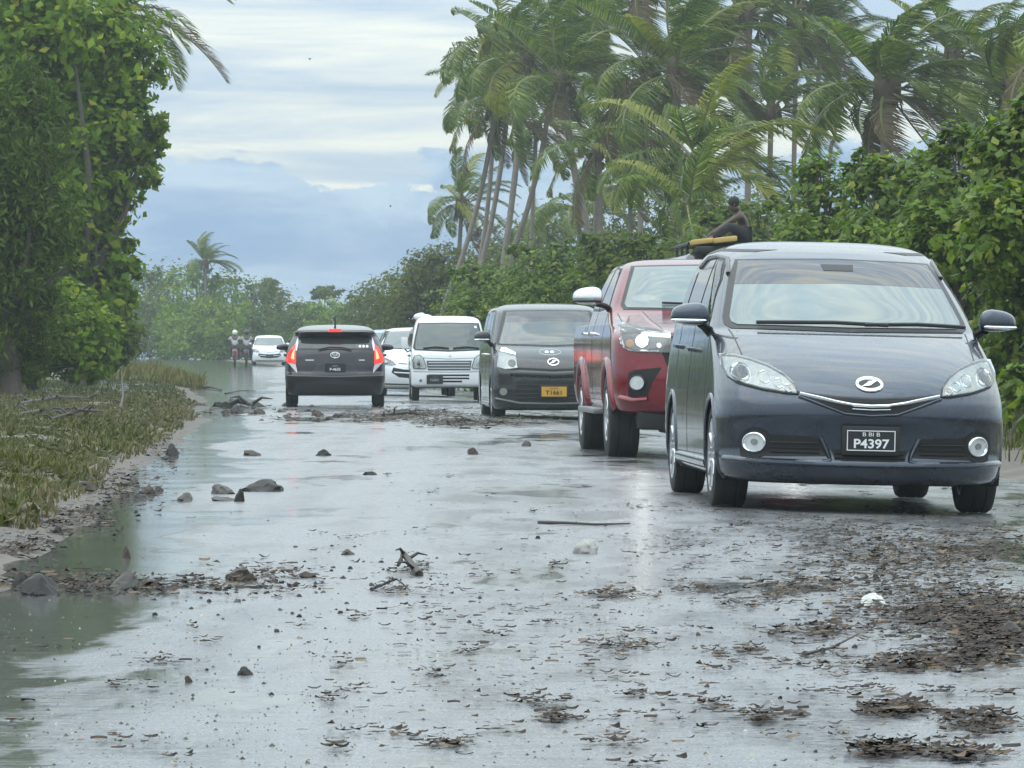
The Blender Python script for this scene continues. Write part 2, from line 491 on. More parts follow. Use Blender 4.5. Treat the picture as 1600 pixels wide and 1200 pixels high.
class Car:
    """A vehicle facing -Y in its own frame: x sideways, y from nose (0) to tail, z up."""
    def __init__(s, name, label, cat, X, Y, rz, rows, nf=2.5, nr=3.0, group=None, roll=0.0, z=None, flip=None):
        s.nf, s.nr = nf, nr
        rows = np.array(rows, float)
        k = np.arange(len(rows)); kk = np.linspace(0, len(rows) - 1, (len(rows) - 1) * 5 + 1)
        s.T = np.stack([pchip(k, rows[:, j], kk) for j in range(rows.shape[1])], axis=1)
        s.zt = s.T[:, 0]
        s.L = rows[:, 2].max()
        z = road_z(X, Y) if z is None else z
        s.root = empty(name, (X, Y, z), (0, roll, rz))
        if flip is not None:      # placed by its tail: nose points away
            off = Matrix.Rotation(rz, 4, 'Z') @ Vector((0, s.L, 0))
            s.root.location = (X - off.x, Y - off.y, z)
        s.M = Matrix.Translation(s.root.location) @ Euler((0, roll, rz)).to_matrix().to_4x4()
        tag(s.root, label, cat, group)
        s.arches = []
    def q(s, z): return [np.interp(z, s.zt, s.T[:, j]) for j in range(1, 6)]
    def fy(s, x, z):
        F, R, W, CF, CR = s.q(z)
        t = min(abs(x) / W, 0.9995)
        return F + CF * (1 - (1 - t ** s.nf) ** (1 / s.nf))
    def ry(s, x, z):
        F, R, W, CF, CR = s.q(z)
        t = min(abs(x) / W, 0.9995)
        return R - CR * (1 - (1 - t ** s.nr) ** (1 / s.nr))
    def sx(s, y, z):
        F, R, W, CF, CR = s.q(z)
        if y < F + CF:
            a = min(max((F + CF - y) / CF, 0), 1); return W * max(1 - a ** s.nf, 0) ** (1 / s.nf)
        if y > R - CR:
            a = min(max((y - R + CR) / CR, 0), 1); return W * max(1 - a ** s.nr, 0) ** (1 / s.nr)
        return W
    def raw(s, view, a, b):
        if view == 'f': return Vector((a, s.fy(a, b), b))
        if view == 'r': return Vector((a, s.ry(a, b), b))
        if view == 's-': return Vector((-s.sx(a, b), a, b))
        return Vector((s.sx(a, b), a, b))
    def pt(s, view, a, b, off=0.0):
        p = s.raw(view, a, b)
        e = 0.004
        d1 = s.raw(view, a + e, b) - s.raw(view, a - e, b)
        d2 = s.raw(view, a, b + e) - s.raw(view, a, b - e)
        n = d1.cross(d2)
        if n.length < 1e-9: n = Vector((0, -1, 0))
        n.normalize()
        ref = {'f': Vector((0, -1, 0.2)), 'r': Vector((0, 1, 0.2)), 's-': Vector((-1, 0, 0.1)), 's+': Vector((1, 0, 0.1))}[view]
        if n.dot(ref) < 0: n = -n
        return p + n * off
    def px(s, px, py, view='f'):
        """photo pixel -> (a, b) on this vehicle's front (f), tail (r) or side (s-/s+) surface"""
        Mi = s.M.inverted()
        o = Mi @ Vector((0, 0, CAMH))
        d = Mi.to_3x3() @ Vector(((px - CXP) / FPX, 1, -(py - HZ) / FPX))
        yy = 0.0 if view == 'f' else s.L
        for _ in range(40):
            t = (yy - o.y) / d.y
            x = o.x + d.x * t; z = o.z + d.z * t
            zz = min(max(z, s.zt[0] + 0.001), s.zt[-1] - 0.001)
            ny = s.fy(x, zz) if view == 'f' else s.ry(x, zz)
            yy = 0.6 * yy + 0.4 * ny
        return (x, z)
    def body(s, mat, arches=(), nf_pts=26, ns_pts=84, nr_pts=18, name='body', bottom=True):
        s.arches = arches
        rows = []
        for (z, F, R, W, CF, CR) in s.T:
            o = []
            for i in range(nf_pts):
                th = math.pi / 2 * (1 - i / nf_pts)
                o.append((W * math.cos(th) ** (2 / s.nf), F + CF - CF * math.sin(th) ** (2 / s.nf)))
            for i in range(ns_pts + 1):
                o.append((W, F + CF + (R - CR - F - CF) * i / ns_pts))
            for i in range(1, nr_pts + 1):
                th = math.pi / 2 * i / nr_pts
                o.append((W * math.cos(th) ** (2 / s.nr) if i < nr_pts else 0.0, R - CR + CR * math.sin(th) ** (2 / s.nr)))
            rows.append([(x, y, z) for x, y in o])
        n = len(rows[0])
        V = []
        for r in rows:
            V += r
            V += [(-x, y, z) for (x, y, z) in r]
        V = np.array(V)
        faces = []
        for j in range(len(rows) - 1):
            for sd in (0, 1):
                b0 = (2 * j + sd) * n; b1 = (2 * j + 2 + sd) * n
                for i in range(n - 1):
                    faces.append((b0 + i, b0 + i + 1, b1 + i + 1, b1 + i))
        top = (len(rows) - 1) * 2 * n
        # roof closing strip
        for i in range(n - 1): faces.append((top + i, top + i + 1, top + n + i + 1, top + n + i))
        faces = np.array(faces)
        for (ay, az, r) in arches:
            side = np.abs(V[:, 0]) > 0.5
            dd = np.hypot(V[:, 1] - ay, V[:, 2] - az)
            ins = (dd < r) & side
            bad = ins[faces].any(axis=1)
            touched = np.unique(faces[bad]); faces = faces[~bad]
            keep = np.zeros(len(V), bool); keep[np.unique(faces)] = True
            for vi in touched:
                if keep[vi] and side[vi] and dd[vi] < r + 0.11:
                    c = np.array([V[vi, 1] - ay, V[vi, 2] - az]); c = c / np.linalg.norm(c) * r
                    y, z = ay + c[0], az + c[1]
                    if z < s.zt[0]: z = s.zt[0]
                    V[vi] = (math.copysign(s.sx(y, z), V[vi, 0]), y, z)
        me = np_mesh(name, V, faces, True)
        bm = bmesh.new(); bm.from_mesh(me)
        bmesh.ops.remove_doubles(bm, verts=bm.verts, dist=1e-4)
        bmesh.ops.delete(bm, geom=[v for v in bm.verts if not v.link_faces], context='VERTS')
        bmesh.ops.recalc_face_normals(bm, faces=bm.faces)
        bm.to_mesh(me); bm.free()
        o = link_mesh(name, me, mat, s.root)
        W = s.T[:, 3].max()
        u = MB()
        z0 = s.zt[0]
        u.box((0, s.L / 2, z0 + 0.20), (2 * (W - 0.27), s.L - 0.9, 0.36))
        u.box((0, s.L / 2, z0 + 0.03), (2 * (W - 0.27), s.L - 0.6, 0.04))
        for (ay, az, r) in arches:      # wheel-well liners
            for sg in (-1, 1):
                vv = []; ff = []
                for i in range(17):
                    an = math.pi * (i / 16 * 1.3 - 0.15)
                    for xx in (W - 0.30, W - 0.012):
                        vv.append((sg * xx, ay + (r + 0.004) * math.cos(an), max(az + (r + 0.004) * math.sin(an), z0)))
                for i in range(16): ff.append((2 * i, 2 * i + 1, 2 * i + 3, 2 * i + 2))
                u.add(vv, ff)
        u.build('underbody', M_UNDER, s.root, False)
        return o
    def patch(s, name, poly, mat, view='f', off=0.004, depth=0.012, step=0.03, parent=None, mirror=False):
        outs = []
        for sg in ((1, -1) if mirror else (1,)):
            vw = view
            pl = [(p[0] * sg, p[1]) for p in poly] if view in 'fr' else poly
            if sg < 0 and view in ('s-', 's+'): vw = 's+' if view == 's-' else 's-'
            bm = bmesh.new()
            vs_ = [bm.verts.new((p[0], p[1], 0)) for p in pl]
            bm.faces.new(vs_)
            a0, a1 = min(p[0] for p in pl), max(p[0] for p in pl)
            b0, b1 = min(p[1] for p in pl), max(p[1] for p in pl)
            for lo, hi, ax in ((a0, a1, 0), (b0, b1, 1)):
                st = step if ax == 0 else step * 0.7
                n = int((hi - lo) / st)
                for i in range(1, n + 1):
                    c = lo + (hi - lo) * i / (n + 1)
                    co = (c, 0, 0) if ax == 0 else (0, c, 0)
                    bmesh.ops.bisect_plane(bm, geom=bm.verts[:] + bm.edges[:] + bm.faces[:], plane_co=co, plane_no=(1, 0, 0) if ax == 0 else (0, 1, 0))
            bmesh.ops.triangulate(bm, faces=[f for f in bm.faces if len(f.verts) > 4])
            bd = [e for e in bm.edges if e.is_boundary]
            base = {v: (v.co.x, v.co.y) for v in bm.verts}
            ret = bmesh.ops.extrude_edge_only(bm, edges=bd)
            newv = [g for g in ret['geom'] if isinstance(g, bmesh.types.BMVert)]
            inner = {}
            for v in newv:
                inner[v] = (v.co.x, v.co.y)
            for v, (a, b) in base.items(): v.co = s.pt(vw, a, b, off)
            for v, (a, b) in inner.items(): v.co = s.pt(vw, a, b, off - depth)
            bmesh.ops.recalc_face_normals(bm, faces=bm.faces)
            me = bpy.data.meshes.new(name); bm.to_mesh(me); bm.free()
            me.polygons.foreach_set('use_smooth', np.ones(len(me.polygons), dtype=bool))
            try: me.set_sharp_from_angle(angle=math.radians(50))
            except Exception: pass
            outs.append(link_mesh(name, me, mat, parent if parent is not None and not mirror else s.root))
        return outs if mirror else outs[0]
    def ribbon(s, name, line, w, mat, view='f', off=0.002, h=0.0, parent=None, closed=False, mirror=False, step=0.025):
        outs = []
        for sg in ((1, -1) if mirror else (1,)):
            vw = view
            pl = [Vector((p[0] * sg, p[1])) for p in line] if view in 'fr' else [Vector(p) for p in line]
            if sg < 0 and view in ('s-', 's+'): vw = 's+' if view == 's-' else 's-'
            if closed: pl = pl + [pl[0]]
            d = []
            for a, b in zip(pl[:-1], pl[1:]):
                n = max(1, int((b - a).length / step))
                d += [a.lerp(b, i / n) for i in range(n)]
            if not closed: d.append(pl[-1])
            v = []; f = []
            cr = (-1, -0.8, -0.4, 0, 0.4, 0.8, 1)
            m = len(d)
            for i, p in enumerate(d):
                t = (d[(i + 1) % m] - d[i - 1]) if closed else (d[min(i + 1, m - 1)] - d[max(i - 1, 0)])
                t.normalize(); nn = Vector((-t.y, t.x))
                for c in cr:
                    qq = p + nn * (c * w / 2)
                    v.append(s.pt(vw, qq.x, qq.y, off + h * (1 - c * c) - (0.004 if abs(c) == 1 else 0)))
            k = len(cr)
            for i in range(m if closed else m - 1):
                for j in range(k - 1):
                    i2 = (i + 1) % m
                    f.append((i * k + j, i * k + j + 1, i2 * k + j + 1, i2 * k + j))
            outs.append(MB().add(v, f).build(name, mat, parent if parent is not None and not mirror else s.root))
        return outs if mirror else outs[0]
    def disc(s, name, c, r, mat, view='f', off=0.006, depth=0.012, parent=None, ry=None, n=28, mirror=False):
        ry = ry or r
        return s.patch(name, [(c[0] + r * math.cos(2 * math.pi * i / n), c[1] + ry * math.sin(2 * math.pi * i / n)) for i in range(n)], mat, view, off, depth, 0.05, parent, mirror)
    def ring(s, name, c, r, w, mat, view='f', off=0.006, h=0.008, parent=None, ry=None, n=28, mirror=False):
        ry = ry or r
        return s.ribbon(name, [(c[0] + r * math.cos(2 * math.pi * i / n), c[1] + ry * math.sin(2 * math.pi * i / n)) for i in range(n)], w, mat, view, off, h, parent, True, mirror)
    def wheel(s, y, r, w, xc, rim_r, spokes=10, rim_mat=None):
        for sg in (-1, 1):
            e = empty('wheel', (sg * xc, y, r - 0.004), (0, 0, 0), s.root)
            hw = w / 2
            MB().lathe([(-hw * .8, rim_r), (-hw, rim_r + 0.02), (-hw, r * .86), (-hw * .93, r * .95), (-hw * .72, r), (-hw * .40, r), (-hw * .38, r - .008), (-hw * .30, r - .008), (-hw * .28, r), (hw * .28, r), (hw * .30, r - .008), (hw * .38, r - .008), (hw * .40, r), (hw * .72, r), (hw * .93, r * .95), (hw, r * .86), (hw, rim_r + 0.02), (hw * .8, rim_r)], n=44).build('tyre', M_RUBBER, e)
            rm = MB()
            o = sg * hw
            rm.lathe([(o * .78, rim_r + .004), (o * .98, rim_r), (o * .9, rim_r * .93), (o * .3, rim_r * .88), (-o * .8, rim_r * .9), (-o * .8, rim_r + .004)], n=40)
            rm.lathe([(o * .95, 0.001), (o * .95, .035), (o * .88, .065), (o * .5, .07), (o * .5, .001)], n=20)
            for i in range(spokes):
                a = 2 * math.pi * i / spokes
                ca, sa = math.cos(a), math.sin(a)
                rm.tube([(o * .84, ca * .05, sa * .05), (o * .8, ca * rim_r * .5, sa * rim_r * .5), (o * .86, ca * rim_r * .93, sa * rim_r * .93)], [.018, .014, .017], 6)
            rm.build('rim', rim_mat or M_ALLOY, e)
            MB().lathe([(o * .2, .001), (o * .2, rim_r * .72), (o * .12, rim_r * .72), (o * .12, .001)], n=24).build('brake_disc', M_UNDER, e)
    def mirrors(s, x, y, z, mat, size=(0.12, 0.085, 0.085), sig=None, low=0.55, sgs=(-1, 1), foot=None):
        for sg in sgs:
            e = MB()
            def shp(p, sg=sg):
                k = 1 - 0.16 * (p.x * sg / size[0])
                return (p.x, p.y + 0.25 * p.x * sg, (p.z * (1 if p.z > 0 else low)) * k)
            e.ell((sg * x, y, z), size, 22, 14, 0.75, fn=shp)
            hsg = e.build('mirror', mat, s.root)
            if sig is not None:
                MB().ell((sg * (x + 0.01), y - size[1] * 0.55, z - size[2] * low * 0.42), (size[0] * .95, size[1] * .62, size[2] * .16), 18, 8, 0.7, fn=lambda p, sg=sg: (p.x, p.y + 0.25 * p.x * sg, p.z)).build('indicator', sig, hsg)
            fx = s.sx(foot[0] if foot else y + 0.12, foot[1] if foot else z - 0.1)
            MB().tube([(sg * (x - size[0] * .6), y + .02, z - size[2] * low * .8), (sg * (fx + .03), y + .06, z - size[2] * low - .01), (sg * (fx - .02), y + .1, (foot[1] if foot else z - .1))], [.028, .025, .035], 8).build('mirror_arm', M_BLACK, hsg)
    def plate(s, view, c, w, h, back, ink, lines, proud=0.03, border=None, frame=None):
        p = s.raw(view, c[0], c[1])
        sgn = -1 if view == 'f' else 1
        fr = MB().box((p.x, p.y + sgn * (proud - .008), c[1]), (w + 0.045, 0.03, h + 0.04), bev=.006).build('plate_frame', M_BLACK, s.root)
        pl = MB().box((p.x, p.y + sgn * (proud + .010), c[1]), (w, 0.006, h)).build('license_plate', back, s.root, False)
        rot = (math.pi / 2, 0, 0) if view == 'f' else (math.pi / 2, 0, math.pi)
        yy = p.y + sgn * (proud + .016)
        for (tx, size, dz, sx_) in lines:
            text_mesh('plate_lettering', tx, size, (p.x, yy, c[1] + dz), rot, ink, pl, 0.001, sx_, 0.0015 if size > .05 else 0.0)
        if border:
            b = MB()
            for (cx_, cz_, ww, hh) in ((0, h / 2 - .008, w - .01, .005), (0, -h / 2 + .008, w - .01, .005), (-w / 2 + .008, 0, .005, h - .02), (w / 2 - .008, 0, .005, h - .02)):
                b.box((p.x + cx_, yy, c[1] + cz_), (ww, .002, hh))
            b.build('plate_border', border, pl, False)
        return pl
    def tubes(s, name, pts, r, mat, parent=None, n=8): return MB().tube(pts, r, n).build(name, mat, parent or s.root)
    def arch_lips(s, mat, w=0.03, h=0.008):
        for (ay, az, r) in s.arches:
            pts = []
            for i in range(25):
                an = math.pi * (i / 24 * 1.24 - 0.12)
                y, z = ay + (r + w * .4) * math.cos(an), az + (r + w * .4) * math.sin(an)
                if z > s.zt[0] + 0.02: pts.append((y, z))
            s.ribbon('arch_lip', pts, w, mat, 's-', 0.002, h, mirror=True)
def emblem_dart(car, c, rx, rz_, scale=1.0):
    car.disc('emblem_field', c, rx, M_BLACK, 'f', 0.006, 0.01, ry=rz_)
    car.ring('emblem_ring', c, rx * .9, rx * .24, M_CHROME, 'f', 0.008, 0.006, ry=rz_ * .85)
    k = rx * .62; m = rz_ * .6
    car.patch('emblem_bolt', [(c[0] - k, c[1] - m * .75), (c[0] + k * .05, c[1] - m * .45), (c[0] + k * .35, c[1] - m * .05), (c[0] + k, c[1] + m * .75), (c[0] - k * .05, c[1] + m * .55), (c[0] - k * .35, c[1] + m * .05)], M_CHROME, 'f', 0.011, 0.008, 0.03)
def side_kit(car, winds, gaps, handles, hmat, view='s-', visor=False, glass=None):
    for w in winds:
        cx = sum(p[0] for p in w) / len(w); cz = sum(p[1] for p in w) / len(w)
        big = [(cx + (p[0] - cx) * 1.05, cz + (p[1] - cz) * 1.12) for p in w]
        car.patch('window_seal', big, M_SEAL, view, 0.003, 0.012, 0.06, mirror=True)
        car.patch('side_window', w, glass or M_GLASSD, view, 0.006, 0.01, 0.06, mirror=True)
    for g in gaps: car.ribbon('panel_gap', g, 0.009, M_SEAL, view, 0.0015, mirror=True, step=.04)
    for (hy, hz) in handles:
        for sg in (-1, 1):
            x = car.sx(hy, hz)
            MB().tube([(sg * (x - .01), hy - .1, hz), (sg * (x + .035), hy - .085, hz + .004), (sg * (x + .04), hy + .06, hz + .006), (sg * (x - .01), hy + .1, hz)], .014, 8).build('door_handle', hmat, car.root)

# ------------------------------------------------ grey people carrier
P_GREY = paint('grey_paint', (0.032, 0.043, 0.064), 0.7, 0.27, 0.05)
wish = Car('people_carrier', 'dark grey people carrier with plate P4397, first of the oncoming queue', 'car', 2.05, 25.7, math.radians(2.7), [
    (0.165, 0.16, 4.38, .735, .62, .4), (0.18, .10, 4.42, .79, .64, .42), (0.21, .055, 4.45, .822, .66, .44), (0.27, .03, 4.48, .836, .66, .45), (0.30, .022, 4.5, .84, .66, .45), (0.36, .045, 4.52, .842, .64, .45),
    (0.46, .035, 4.54, .846, .64, .45), (0.56, .012, 4.56, .848, .66, .45), (0.63, .02, 4.56, .847, .68, .45), (0.68, .05, 4.56, .846, .70, .45), (0.74, .12, 4.55, .842, .70, .45), (0.82, .265, 4.53, .836, .68, .44),
    (0.90, .455, 4.50, .828, .66, .43), (0.98, .70, 4.47, .818, .62, .42), (1.03, .88, 4.44, .810, .58, .41), (1.06, 1.02, 4.42, .806, .54, .40), (1.10, 1.11, 4.40, .797, .52, .40), (1.24, 1.38, 4.32, .762, .50, .39),
    (1.39, 1.68, 4.21, .716, .48, .38), (1.47, 1.86, 4.13, .687, .46, .37), (1.52, 2.00, 4.05, .664, .46, .36), (1.57, 2.18, 3.93, .622, .46, .36), (1.61, 2.42, 3.75, .53, .44, .34), (1.632, 2.68, 3.5, .37, .34, .3), (1.640, 2.95, 3.25, .12, .12, .12)],
    2.35, 3.0, roll=math.radians(1.3))
c = wish
AR = [(0.90, 0.315, 0.335), (3.65, 0.315, 0.335)]
c.body(P_GREY, AR)
c.arch_lips(P_GREY)
for y in (0.90, 3.65): c.wheel(y, .312, .205, .735, .215, 10)
c.patch('windscreen_seal', [(-.60, 1.495), (0, 1.51), (.60, 1.495), (.66, 1.38), (.735, 1.13), (.735, 1.085), (.70, 1.062), (0, 1.05), (-.70, 1.062), (-.735, 1.085), (-.735, 1.13), (-.66, 1.38)], M_SEAL, off=.003)
ws = c.patch('windscreen', [(-.635, 1.33), (0, 1.345), (.635, 1.33), (.695, 1.13), (.69, 1.10), (.66, 1.083), (0, 1.075), (-.66, 1.083), (-.69, 1.10), (-.695, 1.13)], M_GLASS, off=.007)
c.patch('upper_glass', [(-.585, 1.482), (0, 1.497), (.585, 1.482), (.635, 1.331), (0, 1.346), (-.635, 1.331)], M_GLASSUP, off=.007, parent=ws)
c.patch('rear_view_mirror', [(-.10, 1.465), (.10, 1.465), (.09, 1.425), (-.09, 1.425)], M_BLACK, off=.009, depth=.004, parent=ws)
for pts in ([(-.55, 1.075), (-.1, 1.082), (.22, 1.072)], [(.08, 1.072), (.4, 1.082), (.70, 1.075)]):
    q = [c.pt('f', a + (b_ - a) * k / 6, z0 + (z1 - z0) * k / 6, .03) for (a, z0), (b_, z1) in zip(pts[:-1], pts[1:]) for k in range(7)]
    MB().tube(q, .012, 6).build('wiper', M_BLACK, ws)
c.ribbon('bonnet_gap', [(-.715, 1.058), (-.70, 1.0), (-.69, .93), (-.68, .875)], .010, M_SEAL, 'f', .0015, mirror=True)
c.ribbon('bonnet_edge', [(-.42, .695), (-.2, .672), (0, .665), (.2, .672), (.42, .695)], .012, M_SEAL, 'f', .0015)
# headlamps traced on the visible side
hl = [c.px(*p) for p in ((1127, 556), (1148, 557), (1172, 563), (1200, 573), (1225, 587), (1242, 603), (1247, 616), (1225, 614), (1190, 608), (1150, 597), (1138, 589), (1130, 575))]
for sg in (-1, 1):
    pl = [(p[0] * (1 if sg < 0 else -1), p[1]) for p in hl]
    h = c.patch('headlight', pl, M_REFL, off=.004)
    cx_ = sum(p[0] for p in pl) / len(pl); cz_ = sum(p[1] for p in pl) / len(pl)
    c.ribbon('lamp_rim', pl, .012, M_BLACK, 'f', .004, .004, h, True)
    pr = c.px(1158, 583); pr = (pr[0] * (1 if sg < 0 else -1), pr[1])
    c.ring('projector_ring', pr, .047, .016, M_CHROME, 'f', .008, .014, h)
    c.disc('projector', pr, .036, glassy('projector_glass', (.05, .06, .065), 1.8), 'f', .014, .01, h)
    for (qx, qy, rr) in ((1195, 590, .034), (1217, 600, .026), (1232, 608, .02)):
        q_ = c.px(qx, qy); q_ = (q_[0] * (1 if sg < 0 else -1), q_[1])
        c.ring('reflector_cup', q_, rr, .010, M_CHROME, 'f', .006, .008, h)
    q_ = c.px(1236, 606)
    c.disc('indicator_bulb', (q_[0] * (1 if sg < 0 else -1), q_[1]), .014, plain('pale_amber', (.55, .42, .3), .25), 'f', .012, .01, h)
    c.patch('lens', pl, M_LENS, off=.024, depth=.02, parent=h)
    fg = c.px(1180, 691); fg = (fg[0] * (1 if sg < 0 else -1), fg[1])
    rec = c.disc('fog_recess', fg, .088, M_MESH, 'f', .005, .01)
    f_ = c.disc('fog_lamp', fg, .052, M_REFL, 'f', .010, .01)
    c.ring('fog_bezel', fg, .056, .016, M_CHROME, 'f', .009, .012, f_)
    c.disc('fog_bulb', (fg[0], fg[1] + .005), .018, glassy('bulb_glass', (.2, .22, .22), 1.6), 'f', .016, .01, f_)
g = c.patch('grille', [(-.40, .688), (-.2, .664), (0, .656), (.2, .664), (.4, .688), (.4, .672), (.25, .622), (.15, .588), (0, .580), (-.15, .588), (-.25, .622), (-.4, .672)], M_MESH, off=.005)
c.ribbon('chrome_bar', [(-.40, .681), (-.2, .640), (-.1, .626), (0, .622), (.1, .626), (.2, .640), (.40, .681)], .020, M_CHROME, 'f', .008, .014, g)
c.ribbon('chrome_strip', [(-.11, .604), (0, .600), (.11, .604)], .010, M_CHROME, 'f', .008, .008, g)
c.ribbon('grille_lip', [(-.41, .668), (-.25, .612), (-.15, .576), (0, .567), (.15, .576), (.25, .612), (.41, .668)], .02, P_GREY, 'f', .003, .010)
emblem_dart(c, (0, .745), .080, .040)
c.plate('f', (0.0, .425), .29, .128, plain('plate_black', (.012, .013, .015), .35), M_WHITE, [('P4397', .072, -.020, 1.14), ('B BI B', .032, .035, 1.3)], .03, M_WHITE)
inl = c.patch('side_intake', [(-.73, .425), (-.60, .45), (-.30, .44), (-.25, .33), (-.72, .318)], M_MESH, off=.003, mirror=True)
for k in range(3): c.ribbon('intake_slat', [(-.56, .345 + .03 * k), (-.29, .345 + .03 * k)], .008, M_BLACK, 'f', .004, .008, mirror=True)
ci = c.patch('lower_intake', [(-.22, .37), (.22, .37), (.20, .30), (-.20, .30)], M_MESH, off=.003)
for k in range(2): c.ribbon('intake_slat', [(-.2, .32 + .025 * k), (.2, .32 + .025 * k)], .008, M_BLACK, 'f', .004, .008, ci)
c.ribbon('intake_divider', [(-.285, .44), (-.255, .38), (-.225, .305), (-.27, .296)], .03, P_GREY, 'f', .003, .016, mirror=True)
c.ribbon('front_lip', [(-.80, .30), (-.6, .292), (-.3, .288), (0, .286), (.3, .288), (.6, .292), (.80, .30)], .042, P_GREY, 'f', .003, .022)
c.mirrors(.935, 1.42, 1.125, P_GREY, (.115, .085, .085), M_CHROME, foot=(1.55, 1.03))
side_kit(c, [[(1.62, 1.13), (1.95, 1.36), (2.2, 1.48), (2.46, 1.50), (2.46, 1.11), (1.62, 1.10)], [(2.54, 1.11), (2.54, 1.50), (3.1, 1.50), (3.42, 1.44), (3.45, 1.12)], [(3.52, 1.13), (3.52, 1.42), (3.85, 1.36), (3.98, 1.16)]],
    [[(1.30, .33), (1.32, .7), (1.42, 1.03)], [(2.50, .30), (2.50, 1.09)], [(3.30, .62), (3.46, .8), (3.48, 1.09)], [(1.26, .30), (3.3, .29)], [(1.0, 1.0), (1.45, 1.04)]], [(2.36, .93), (3.30, .95)], P_GREY)
c.ribbon('sill', [(1.26, .25), (3.30, .25)], .07, P_GREY, 's-', .002, .015, mirror=True)
c.ribbon('roof_gap', [(2.2, 1.555), (3.0, 1.575), (3.8, 1.56)], .02, M_SEAL, 's-', .002, 0, mirror=True)
for sg in (-1, 1): c.tubes('door_visor', [(sg * (c.sx(y_, z_) + .012), y_, z_) for (y_, z_) in ((1.95, 1.405), (2.2, 1.502), (2.5, 1.525), (3.1, 1.523), (3.4, 1.47))], .014, plain('visor', (.03, .035, .04), .12))
c.patch('rear_window', [(-.6, 1.40), (.6, 1.40), (.68, 1.12), (-.68, 1.12)], M_GLASSD, 'r')
c.patch('tail_light', [(-.80, 1.05), (-.60, 1.05), (-.62, .85), (-.81, .85)], plain('red_lens', (.35, .01, .01), .15), 'r', mirror=True)

# ------------------------------------------------ red pickup
P_RED = paint('red_paint', (0.17, 0.006, 0.015), 0.25, 0.28, .10)
hil = Car('pickup_truck', 'dark red double cab pickup with lit headlight behind the dark grey people carrier', 'pickup', 1.83, 39.0, math.radians(3.3), [
    (0.40, 0.20, 5.2, .80, .5, .2), (0.43, .08, 5.26, .87, .55, .2), (0.50, .03, 5.3, .905, .56, .2), (0.60, .01, 5.33, .92, .56, .2), (0.72, .0, 5.33, .925, .56, .2), (0.86, .02, 5.33, .93, .56, .2), (0.96, .04, 5.33, .93, .56, .2),
    (1.06, .08, 5.33, .927, .56, .2), (1.11, .16, 5.33, .92, .56, .2), (1.155, .34, 5.33, .91, .55, .2), (1.20, .62, 5.25, .90, .55, .2), (1.215, .72, 3.9, .895, .55, .2), (1.26, .98, 3.78, .88, .52, .2), (1.31, 1.20, 3.76, .865, .48, .2),
    (1.36, 1.32, 3.74, .845, .46, .2), (1.50, 1.54, 3.70, .79, .45, .2), (1.65, 1.80, 3.62, .725, .44, .2), (1.72, 1.94, 3.55, .69, .42, .2), (1.765, 2.08, 3.46, .64, .40, .2), (1.795, 2.26, 3.3, .54, .38, .2), (1.812, 2.5, 3.1, .38, .32, .2), (1.818, 2.75, 2.9, .1, .1, .08)], 2.7, 4.0)
c = hil
AR = [(0.98, 0.40, 0.45), (4.06, 0.40, 0.45)]
c.body(P_RED, AR)
c.arch_lips(P_RED, .07, .03)
for y in (0.98, 4.06): c.wheel(y, .395, .275, .80, .23, 6)
wp = [(-.585, 1.725), (0, 1.735), (.585, 1.725), (.66, 1.55), (.725, 1.385), (.71, 1.35), (0, 1.335), (-.71, 1.35), (-.725, 1.385), (-.66, 1.55)]
c.patch('windscreen_seal', [(p[0] * 1.05, 1.535 + (p[1] - 1.535) * 1.08) for p in wp], M_SEAL, off=.003)
ws = c.patch('windscreen', wp, M_GLASS, off=.007)
for sg in (-1, 1): MB().tube([c.pt('f', x_, z_, .025) for x_, z_ in ((sg * .1 - .3, 1.375), (sg * .1, 1.365), (sg * .1 + .35, 1.375))], .011, 6).build('wiper', M_BLACK, ws)
c.ribbon('bonnet_gap', [(-.80, 1.30), (-.79, 1.2), (-.76, 1.14), (-.6, 1.115), (0, 1.10), (.6, 1.115), (.76, 1.14), (.79, 1.2), (.80, 1.30)], .011, M_SEAL, 'f', .0015)
c.ribbon('bonnet_crease', [(-.5, 1.12), (-.56, 1.22), (-.6, 1.30)], .06, P_RED, 'f', .0, .014, mirror=True)
hl = [c.px(*p) for p in ((966, 508), (972, 507), (1000, 514), (1048, 522), (1050, 552), (1010, 551), (985, 549), (972, 538))]
